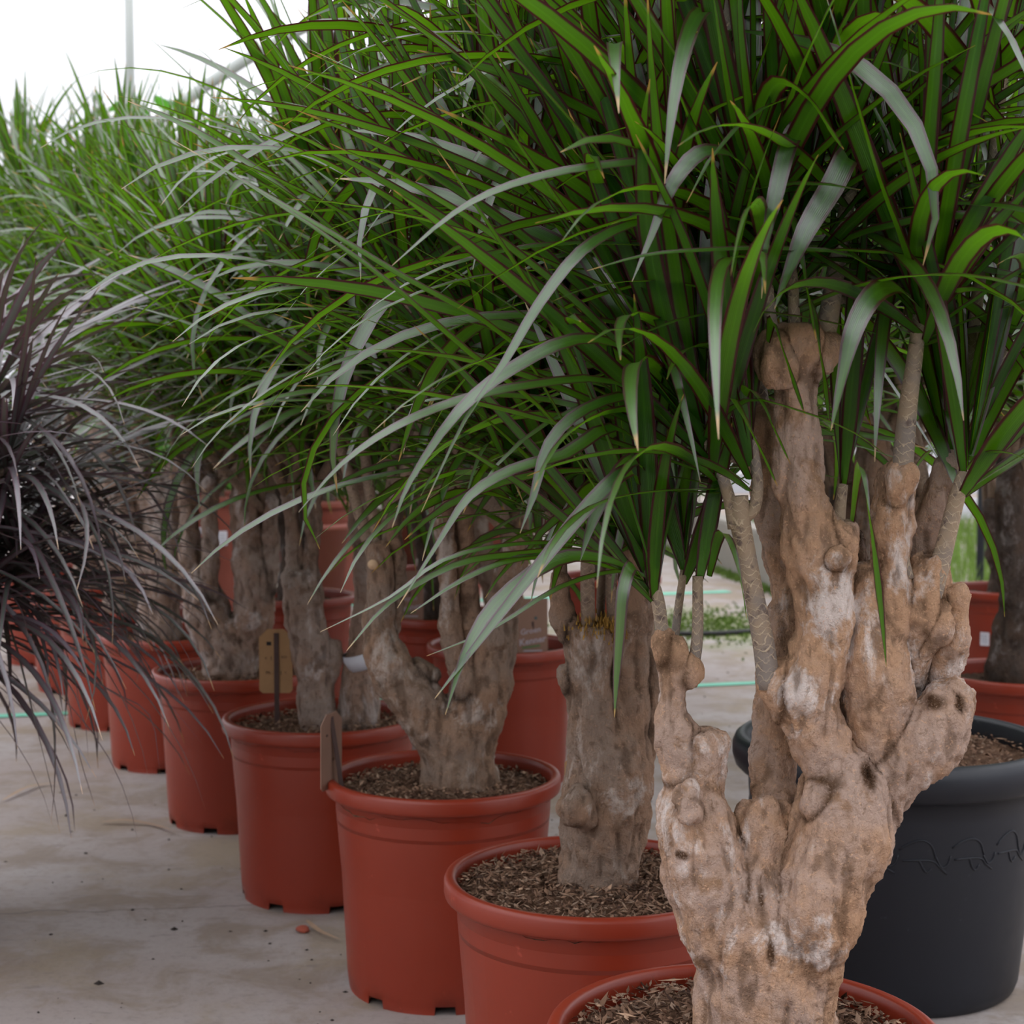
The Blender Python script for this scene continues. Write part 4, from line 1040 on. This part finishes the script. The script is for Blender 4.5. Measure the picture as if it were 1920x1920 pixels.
recs = [r for t in tips for r in rosette(t[:3], 42, .46, rg, (-.1 * math.sin(t[3]), .1 * math.cos(t[3])))]
place_leaves(re_, be, recs, LS, M_LEAF, 220, 9)

# ------------------------------------------------------------------ sixth plant (F)
YF = 4.51
rf, bf = plant('potted dragon tree sixth from the camera, straight grey trunk rising into clustered branches', -.949, YF, 2, 15, 500)
F_ch = [
    pchain(YF, [(296, 1215, 36), (298, 1160, 37), (303, 1100, 37), (308, 1040, 36), (302, 980, 32), (292, 930, 33), (285, 900, 28)], True),
    pchain(YF, [(300, 1100, 28), (268, 1060, 26), (245, 1010, 26), (228, 960, 28), (214, 920, 28), (205, 880, 22), (190, 820, 20), (188, 760, 18)]),
    pchain(YF, [(310, 960, 22), (326, 910, 20), (335, 860, 18), (345, 800, 16), (350, 740, 14)]),
    pchain(YF, [(240, 940, 18), (262, 890, 15), (262, 820, 14), (255, 760, 12)]),
]
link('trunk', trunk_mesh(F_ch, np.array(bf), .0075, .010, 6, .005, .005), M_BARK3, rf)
rg = np.random.RandomState(26)
tips = crown_tips(bf[0], YF, 22, rg, .93, 1.50)
generic_canes(rf, bf, tips, [tuple(P(188, 765, YF)), tuple(P(350, 745, YF)), tuple(P(255, 765, YF))], rg, M_CANE2)
recs = [r for t in tips for r in rosette(t[:3], 42, .45, rg, (-.1 * math.sin(t[3]), .1 * math.cos(t[3])))]
place_leaves(rf, bf, recs, LS, M_LEAF, 160, 10)

# ------------------------------------------------------------------ the rest of the rows, farther back
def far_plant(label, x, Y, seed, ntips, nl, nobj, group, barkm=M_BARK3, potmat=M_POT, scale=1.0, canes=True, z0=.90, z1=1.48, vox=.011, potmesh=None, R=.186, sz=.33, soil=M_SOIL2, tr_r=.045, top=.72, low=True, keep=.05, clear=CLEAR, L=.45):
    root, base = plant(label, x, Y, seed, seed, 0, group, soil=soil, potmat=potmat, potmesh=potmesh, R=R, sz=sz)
    rg = np.random.RandomState(100 + seed)
    ch, ends = generic_chains(x, Y, rg, sz, top, tr_r)
    link('trunk', trunk_mesh(ch, np.array(base), vox, .016, seed, .007, .004), barkm, root)
    tips = crown_tips(x, Y, ntips, rg, z0, z1)
    if canes: generic_canes(root, base, tips, ends, rg, M_CANE2)
    recs = [r for t in tips for r in rosette(t[:3], nl, L, rg, (-.1 * math.sin(t[3]), .1 * math.cos(t[3])))]
    place_leaves(root, base, recs, LS, M_LEAF, nobj, 50 + seed, low, clear, keep)
    return root, base
g1, g2 = 'potted dragon trees in the main row', 'potted dragon trees in the rows behind'
far_plant('potted dragon tree seventh from the camera, pot partly hidden by the purple-leaved plant', -1.225, 5.08, 17, 20, 40, 110, g1, z1=1.62)
far_plant('potted dragon tree eighth from the camera, only its crown showing at the left edge', -1.50, 5.70, 18, 18, 38, 70, g1, z1=1.75)
far_plant('potted dragon tree at the far end of the row, crown rising highest at upper left', -1.79, 6.30, 19, 18, 36, 50, g1, z1=1.88)
far_plant('potted dragon tree behind the waisted trunk, red pot holding a printed brown card', -.024, 4.30, 20, 20, 40, 110, g2, M_BARK2)
far_plant('dragon tree in red pot behind the Y-forked trunk, dark stem and upright card', -.215, 4.93, 21, 18, 38, 80, g2, M_BARK4)
far_plant('dragon tree in red pot seen between the two-trunked plant and the lumpy-trunked one', -.72, 5.40, 22, 18, 38, 80, g2, M_BARK4)
far_plant('dragon tree mostly hidden behind the front trunk, sliver of dark red rim showing', .93, 4.60, 23, 18, 38, 60, g2, M_BARK4)
far_plant('dragon tree at right edge, dark flaky trunk in red pot behind the grey pot', 1.205, 3.84, 24, 20, 40, 110, g2, M_BARK4, tr_r=.058, top=.95)
far_plant('dragon tree at right, farther red pot with white sticker, behind the dark flaky trunk', 1.70, 5.60, 25, 16, 36, 40, g2, M_BARK4, potmat=M_POT2)
far_plant('dragon tree in the far back row behind the printed cards', -.30, 6.20, 26, 16, 36, 40, g2, M_BARK4)
far_plant('dragon tree in the far back row, crown filling the gap above the bright floor', .35, 6.00, 27, 16, 36, 40, g2, M_BARK4, z0=1.12)
# the big anthracite pot and its plant
rh, bh = far_plant('dragon tree in big anthracite pot with scribbled relief band, right of the front trunk', .660, 2.80, 28, 18, 40, 160, None, M_BARK2, potmat=M_GREY, potmesh=grey_pot_mesh(), R=.243, sz=.385, soil=M_SOIL, tr_r=.055, top=.9, z0=1.02, vox=.009)
del rh['label']; rh['label'] = 'dragon tree in big anthracite pot with relief band, right of the front trunk'
o = link('bark_chips', chips_mesh(.243, .385, 1500, 28), M_CHIP, rh); o['kind'] = 'stuff'
def relief():
    Vs, Fs, n = [], [], 0; rgr = np.random.RandomState(4)
    def rad(z): return .236 + (.246 - .236) * (z - .20) / .13
    for i in range(18):
        a0_ = 2 * math.pi * i / 18
        for (da, z0, pts) in ((0, .290, [(0, 0), (.07, .012), (.15, .016), (.21, .006), (.24, -.014)]), (.24, .276, [(0, 0), (.04, -.016), (.08, -.012), (.10, .002)]), (.02, .272, [(0, 0), (.10, .002), (.20, 0), (.24, -.012), (.30, -.022)]), (.13, .272, [(0, 0), (.02, -.012), (.05, -.02), (.08, -.012)])):
            row = []
            for (u, v) in pts:
                a = a0_ + da + u; z = z0 + v + rgr.uniform(-.002, .002); r = rad(z) + .0004; row.append((r * math.cos(a), r * math.sin(a), z, .0015))
            V, F, UV = tube(row, 6, 3); Vs.append(V); Fs.append(F + n); n += len(V)
    return mesh_np('relief_band', np.concatenate(Vs), np.concatenate(Fs))
link('relief_band', relief(), M_GREY, rh)
# large matte terracotta pots at the back
def big_pot(label, x, Y, H, R, seed, gname='large matte terracotta pots at the back'):
    s = R / .202; me = red_pot_mesh(R, .365); me.transform(Matrix.Diagonal((1, 1, H / .365, 1)))
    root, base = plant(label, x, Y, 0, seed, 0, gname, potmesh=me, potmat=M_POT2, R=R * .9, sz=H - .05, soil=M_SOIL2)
    rg = np.random.RandomState(seed)
    ch, ends = generic_chains(x, Y, rg, H - .04, H + .5, .05)
    link('trunk', trunk_mesh(ch, np.array(base), .012, .016, seed, .006, .003), M_BARK4, root)
    tips = crown_tips(x, Y, 14, rg, H + .62, H + 1.2); generic_canes(root, base, tips, ends, rg, M_CANE2)
    recs = [r for t in tips for r in rosette(t[:3], 34, .45, rg)]
    place_leaves(root, base, recs, LS, M_LEAF, 20, seed, True, [], .05)
    return base
pb = big_pot('large matte terracotta pot with two white stickers, seen between forks of the blotchy trunk', -1.44, 7.9, .56, .30, 31)
big_pot('large matte terracotta pot at the back with no sticker, right of the stickered one', -.98, 8.5, .50, .26, 32)

# white stickers on pots
def sticker(root, x, y, z, w, h, yaw, lines=True):
    bm = bmesh.new(); bmesh.ops.create_cube(bm, size=1.0, matrix=Matrix.Diagonal((w, .0016, h, 1)))
    o = bm_link('sticker', bm, M_WHITE, root, (x, y, z)); o.rotation_euler = (0, 0, yaw)
    if lines:
        bm = bmesh.new()
        for k in range(4):
            bmesh.ops.create_cube(bm, size=1.0, matrix=Matrix.Translation((w * (.02 * k - .05), -.0011, h * (.28 - .18 * k))) @ Matrix.Diagonal((w * (.7 - .08 * (k % 2)), .0006, h * .05, 1)))
        bm_link('print', bm, simple('grey_ink', (.25, .28, .33)), o)
pr = [o for o in COL.objects if o.get('label', '').startswith('large matte terracotta pot with two')][0]
for px in (373, 416):
    q = P(px, 1003 if px < 400 else 1010, 7.61) - np.array(pb); sticker(pr, q[0], -math.sqrt(.281 ** 2 - q[0] ** 2), q[2], .042, .068, math.atan2(q[0], .28))
pr = [o for o in COL.objects if 'farther red pot with white sticker' in o.get('label', '')][0]
q = P(1850, 1200, 5.43) - np.array(pr.location); sticker(pr, q[0], -math.sqrt(max(.0001, .1835 ** 2 - q[0] ** 2)), q[2], .03, .045, math.atan2(q[0], .18))

# ------------------------------------------------------------------ purple-leaved plant at the left edge
YP = 3.0
rp, bp = plant('purple-leaved dragon tree at left edge, dense drooping crown of narrow leaves', P(-250, 900, YP)[0], YP, 1, 41, 0, None)
rg = np.random.RandomState(41)
ch, ends = generic_chains(bp[0], YP, rg, .33, .66, .05)
link('trunk', trunk_mesh(ch, np.array(bp), .010, .014, 41, .005, .003), M_BARK3, rp)
ptips = [(-60, 720, -.1), (-190, 700, .1), (-40, 860, -.15), (-140, 860, -.05), (-240, 820, 0), (-70, 980, -.1), (-180, 1000, .05), (-110, 1120, -.12), (-220, 1130, 0), (-20, 1060, 0), (-300, 950, -.2), (-60, 1000, .12), (-330, 1080, -.1)]
tp = [(*P(a + 55, b, YP + c), 0.0) for a, b, c in ptips]
generic_canes(rp, bp, tp, ends, rg, M_CANE2)
recs = [r for t in tp for r in rosette(t[:3], 85, .52, rg, (0, .2), -14, 48)]
place_leaves(rp, bp, recs, LP, M_PURPLE, 300, 60, False, [], xmax=430)
PH = [(.010, .6, [(-40, 1100, 2.9), (60, 1080, 2.75), (160, 1110, 2.7), (260, 1250, 2.68), (380, 1395, 2.66)]), (.012, .7, [(-60, 880, 2.9), (30, 780, 2.8), (100, 660, 2.7), (188, 535, 2.66)]),
      (.016, .8, [(-60, 760, 2.9), (10, 620, 2.7), (60, 520, 2.6), (125, 445, 2.55)]), (.009, .5, [(-50, 900, 2.9), (60, 770, 2.8), (160, 775, 2.75), (265, 812, 2.7)]),
      (.012, .5, [(-60, 920, 2.9), (80, 895, 2.8), (220, 888, 2.75), (380, 885, 2.7)]), (.009, .5, [(-60, 890, 2.9), (50, 870, 2.8), (140, 905, 2.72), (215, 965, 2.7)]),
      (.009, .7, [(-40, 1060, 2.9), (20, 1180, 2.8), (60, 1330, 2.75), (95, 1470, 2.74), (112, 1562, 2.74)]), (.010, .7, [(-40, 1040, 2.9), (60, 1120, 2.8), (120, 1280, 2.75), (150, 1420, 2.74), (178, 1512, 2.74)]),
      (.009, .6, [(-40, 1090, 2.9), (80, 1200, 2.8), (200, 1290, 2.75), (280, 1340, 2.74), (300, 1450, 2.74)]), (.010, .6, [(-50, 1060, 2.9), (60, 1140, 2.8), (150, 1170, 2.75), (250, 1180, 2.72)])]
for w, roll, pts in PH:
    V, F, UV = ribbon([P(*p) for p in pts], w, roll, 3, .25); me = mesh_np('leaf', V - np.array(bp), F, uv=UV); attr(me, 'rnd', np.full(len(V), rg.rand())); link('leaf', me, M_PURPLE, rp)

# ------------------------------------------------------------------ broad-leaved plants beyond the rows
def broad(label, x, Y, H, seed, n=46, sp=.55):
    root = empty('broad_leaved_plant', (x, Y, 0), label, 'plant', 'broad-leaved plants beyond the rows')
    V, F = lathe([(0, 0), (.15, 0), (.19, .36), (.21, .36), (.21, .39), (.18, .39), (.17, .33), (0, .33)], 40); link('pot', mesh_np('pot', V, F), M_POT2, root)
    rg = np.random.RandomState(seed)
    V, F, UV = tube([(0, 0, .3, .02), (.03, 0, H * .5, .016), (0, .02, H - .1, .01)], 10, 5); link('stem', mesh_np('stem', V, F, uv=UV), M_TWIG, root)
    s = np.linspace(0, 1, 8); C = np.stack([.30 * s, 0 * s, .10 * np.sin(s * 2.6)], 1); w = .10 * np.sin(np.pi * s ** .75) + .002
    LV = np.concatenate([[c + (0, -a, .02), c, c + (0, a, .02)] for c, a in zip(C, w)])
    FQ = np.array([(i * 3 + j, i * 3 + j + 1, i * 3 + j + 4, i * 3 + j + 3) for i in range(7) for j in range(2)]); UVl = np.array([(u, q) for q in s for u in (0, .5, 1)])
    me = mesh_np('leaf', LV, FQ, uv=UVl * .94); attr(me, 'rnd', np.full(len(LV), rg.rand())); me.materials.append(M_BROAD)
    for i in range(n):
        z = .6 + (H - .6) * ((i + .5) / n); a = i * 2.4; r = .03 + sp * .25 * rg.rand()
        o = bpy.data.objects.new('leaf', me); COL.objects.link(o); o.parent = root; o.location = (r * math.cos(a), r * math.sin(a), z); o.rotation_euler = (rg.normal(0, .3), rg.uniform(-.7, .4), a); k = rg.uniform(.5, .85); o.scale = (k, k, k)
broad('broad-leaved plant whose green leaves show above the crowns near the white post', -1.62, 7.6, 2.36, 71)
broad('broad-leaved plant left of the white post, leaves showing through the crowns', -2.20, 8.0, 1.95, 72)
broad('broad-leaved plant under the white pipe near the top centre, seen through leaf tips', -1.02, 8.3, 2.35, 73)
broad('broad-leaved plant deep in the gap behind the main row, below the crowns', -.15, 9.6, 1.6, 74, 60, 1.2)
broad('broad-leaved plant at the back right, between the front trunk and the kerb', 1.0, 11.8, 1.7, 75, 60, 1.2)
broad('broad-leaved plant at the far right beyond the verge', 2.6, 11.5, 2.2, 76, 70, 1.4)

# dark bushy plants closing the far side of the floor
def bushy(label, x, Y, seed):
    root = empty('bushy_plant', (x, Y, 0), label, 'plant', 'dark bushy plants along the far side')
    V, F = lathe([(0, 0), (.16, 0), (.20, .30), (.22, .30), (.22, .33), (.19, .33), (.18, .28), (0, .28)], 40); link('pot', mesh_np('pot', V, F), M_POT2, root)
    rg = np.random.RandomState(seed); recs = []
    for i in range(16):
        a = i * 2.4; r = rg.uniform(.05, .42); recs += rosette((x + r * math.cos(a), Y + r * math.sin(a), .22 + .85 * (i + .5) / 16), 34, .42, rg, emin=-14, wf=2.2)
    for i in range(5):
        a = i * 1.3; V, F, UV = tube([(0, 0, .2, .012), (.12 * math.cos(a), .12 * math.sin(a), .6, .01), (.2 * math.cos(a), .2 * math.sin(a), 1.0, .008)], 8, 4); link('stem', mesh_np('stem', V, F, uv=UV), M_TWIG, root)
    place_leaves(root, (x, Y, 0), recs, LS, M_LEAF, 0, seed, False, [])
for i, (x, d) in enumerate(((-3.0, 12.6), (-2.1, 12.9), (-1.25, 12.4), (-.45, 12.8), (.35, 13.2), (1.15, 13.4), (-1.7, 10.2), (-.75, 10.0))):
    bushy((('leftmost', 'second from left', 'third from left', 'fourth from left', 'fifth from left', 'rightmost')[i] + ' of the six dark bushy plants at the far side of the floor') if i < 6 else
          'dark bushy potted plant ' + ('left of', 'right of')[i - 6] + ' the unstickered large matte terracotta pot', x, d, 80 + i)

# ------------------------------------------------------------------ tags
def text_obj(name, body, size, mat, parent, loc, rot=(math.pi / 2, 0, 0), shear=0.0, bold=.0):
    cu = bpy.data.curves.new(name, 'FONT'); cu.body = body; cu.size = size; cu.align_x = 'CENTER'; cu.align_y = 'CENTER'; cu.extrude = .0003; cu.offset = bold; cu.shear = shear; cu.resolution_u = 2
    t = bpy.data.objects.new(name, cu); COL.objects.link(t); dg = bpy.context.evaluated_depsgraph_get()
    me = bpy.data.meshes.new_from_object(t.evaluated_get(dg)); bpy.data.objects.remove(t); bpy.data.curves.remove(cu)
    me.materials.clear()
    o = link(name, me, mat, parent, loc); o.rotation_euler = rot; return o
def card(w, h, cx, t=.0012, r=0.0):
    bm = bmesh.new(); q = cx
    pts = [(-w / 2 + q, h), (w / 2 - q, h), (w / 2, h - q), (w / 2, r), (w / 2 - r, 0), (-w / 2 + r, 0), (-w / 2, r), (-w / 2, h - q)] if q > 0 else [(-w / 2, h), (w / 2, h), (w / 2, 0), (-w / 2, 0)]
    f = [bm.verts.new((x, -t, z)) for x, z in pts]; b = [bm.verts.new((x, 0, z)) for x, z in pts]; n = len(pts)
    bm.faces.new(f[::-1]); bm.faces.new(b)
    for i in range(n): bm.faces.new([f[i], f[(i + 1) % n], b[(i + 1) % n], b[i]])
    bmesh.ops.recalc_face_normals(bm, faces=bm.faces)
    return bm
def stake(h, w, t=.0025, z0=0.0):
    bm = bmesh.new(); pts = [(-w / 2, z0 + .01), (0, z0), (w / 2, z0 + .01), (w / 2, z0 + h), (-w / 2, z0 + h)]
    f = [bm.verts.new((x, -t / 2, z)) for x, z in pts]; b = [bm.verts.new((x, t / 2, z)) for x, z in pts]
    bm.faces.new(f[::-1]); bm.faces.new(b)
    for i in range(5): bm.faces.new([f[i], f[(i + 1) % 5], b[(i + 1) % 5], b[i]])
    bmesh.ops.recalc_face_normals(bm, faces=bm.faces); return bm
# cardboard tag in the fourth pot
q = P(519, 1300, YD - .0); s = YD / F_PX
t1 = empty('plant_tag', (q[0], YD, .325), 'cardboard tag with clipped top corners on a dark stake in the fourth pot', 'tag')
zc = q[2] - .325
bm_link('card', card(63 * s, 122 * s, .017 * 1.0, .0012, .006), M_CARD, t1, (-.002, .004, zc))
bm_link('stake', stake(zc + 124 * s, 9 * s, .003, -.01), M_STICK, t1)
for (x, z, w, h, m) in ((-.0155, .102, .0095, .0075, M_INK),):
    bm = bmesh.new(); bmesh.ops.create_cube(bm, size=1.0, matrix=Matrix.Diagonal((w, .0006, h, 1))); bm_link('print_mark', bm, m, t1, (x, .0025, zc + z))
for (x, z, b, sz, m) in ((-.022, .073, 'e', .010, M_INKB), (-.011, .073, '(', .010, M_INK), (.015, .075, 'wo', .010, M_INKB), (-.018, .043, 'm', .012, M_INKB), (.0085, .041, '1', .012, M_INK), (.018, .043, 'n', .009, M_INKB)):
    text_obj('print_mark', b, sz, m, t1, (x, .0022, zc + z))
# nearly edge-on tag at the left of the third pot
q = P(636, 1478, 2.72); qt = P(627, 1322, 2.70)
t2 = empty('plant_tag', (q[0], 2.72, .335), 'narrow weathered tag seen nearly edge-on, leaning at the left rim of the third pot', 'tag')
o = bm_link('card', card(.062, .130, .016, .0014, .006), M_CARD2, t2, (-.014, .0, .016)); o.rotation_euler = (0.05, -.06, 1.08)
text_obj('print_mark', 'o', .010, M_INK, o, (-.014, -.0018, .095)); text_obj('print_mark', 'n', .012, M_INKB, o, (.006, -.0018, .05))
o = bm_link('stake', stake(.150, .007, .003, -.015), M_STICK, t2, (.006, 0, .005)); o.rotation_euler = (0, -.15, 0.5)
# printed cards in the pots behind
def printed(label, px, py_bot, Y, w, h, rotz, tilt, peg, lean=0.0):
    q = P(px, py_bot, Y)
    t = empty('plant_card', (q[0], Y, .325), label, 'tag'); zc = q[2] - .325
    o = bm_link('card', card(w, h, 0), M_CARD2, t, (0, 0, zc)); o.rotation_euler = (tilt, lean, rotz)
    text_obj('print', 'Groen', w * .26, M_INKW, o, (-.08 * w, -.0018, h * .44), (math.pi / 2, -.16, 0), .15, .0003)
    text_obj('print', 'Kenner', w * .30, M_INKW, o, (-.02 * w, -.0018, h * .27), (math.pi / 2, -.16, 0), .15, .0005)
    bm = bmesh.new(); bmesh.ops.create_cube(bm, size=1.0, matrix=Matrix.Translation((0, -.0015, h * .10)) @ Matrix.Diagonal((w * .62, .0006, h * .025, 1))); bm_link('print', bm, M_INKW, o)
    bm = bmesh.new(); bmesh.ops.create_cube(bm, size=1.0, matrix=Matrix.Translation((-.06 * w, -.0015, h * .17)) @ Matrix.Rotation(-.12, 4, 'Y') @ Matrix.Diagonal((w * .6, .0006, h * .035, 1))); bm_link('print', bm, M_INKG, o)
    bm = bmesh.new(); bmesh.ops.create_circle(bm, cap_ends=True, segments=16, radius=.05 * w, matrix=Matrix.Translation((.1 * w, -.0016, h * .66)) @ Matrix.Rotation(math.pi / 2, 4, 'X')); bm_link('print', bm, simple('teal_ink', (.05, .11, .12)), o)
    bm_link('stake', stake(zc + h * .6 + .02, .006, .003, -.02), M_PEG if peg else M_STICK, t, (0, .004, 0))
    return t
printed('brown card printed with white words, in the red pot behind the waisted trunk', 999, 1231, 4.16, .078, .150, .12, -.05, False)
printed('brown card printed with white words, in the red pot behind the Y-forked trunk', 768, 1165, 4.80, .082, .150, -.05, -.05, False)
printed('brown printed card on a pale wooden peg, in the red pot at the right edge', 1790, 1234, 3.74, .070, .155, .25, -.08, True, -.06)
# tan card behind the second trunk
q = P(1085, 1480, 2.38)
t3 = empty('plant_tag', (q[0], 2.335, .322), 'tan cardboard tag peeking out left of the waisted trunk', 'tag')
bm_link('card', card(.045, .10, .012, .0012, .004), M_CARD, t3, (0, 0, .07)); bm_link('stake', stake(.15, .006, .003, -.015), M_STICK, t3, (0, .004, 0))
# pale strip tag round the slim trunk of the fourth plant
V, F = lathe([(.036, -.016), (.0375, -.016), (.0375, .016), (.036, .016)], 32)
o = link('trunk_band', mesh_np('trunk_band', V, F), M_WHITE, rd); o.location = Vector(P(678, 1235, YD + .02)) - Vector(bd); o.rotation_euler = (0.1, -.25, 0)
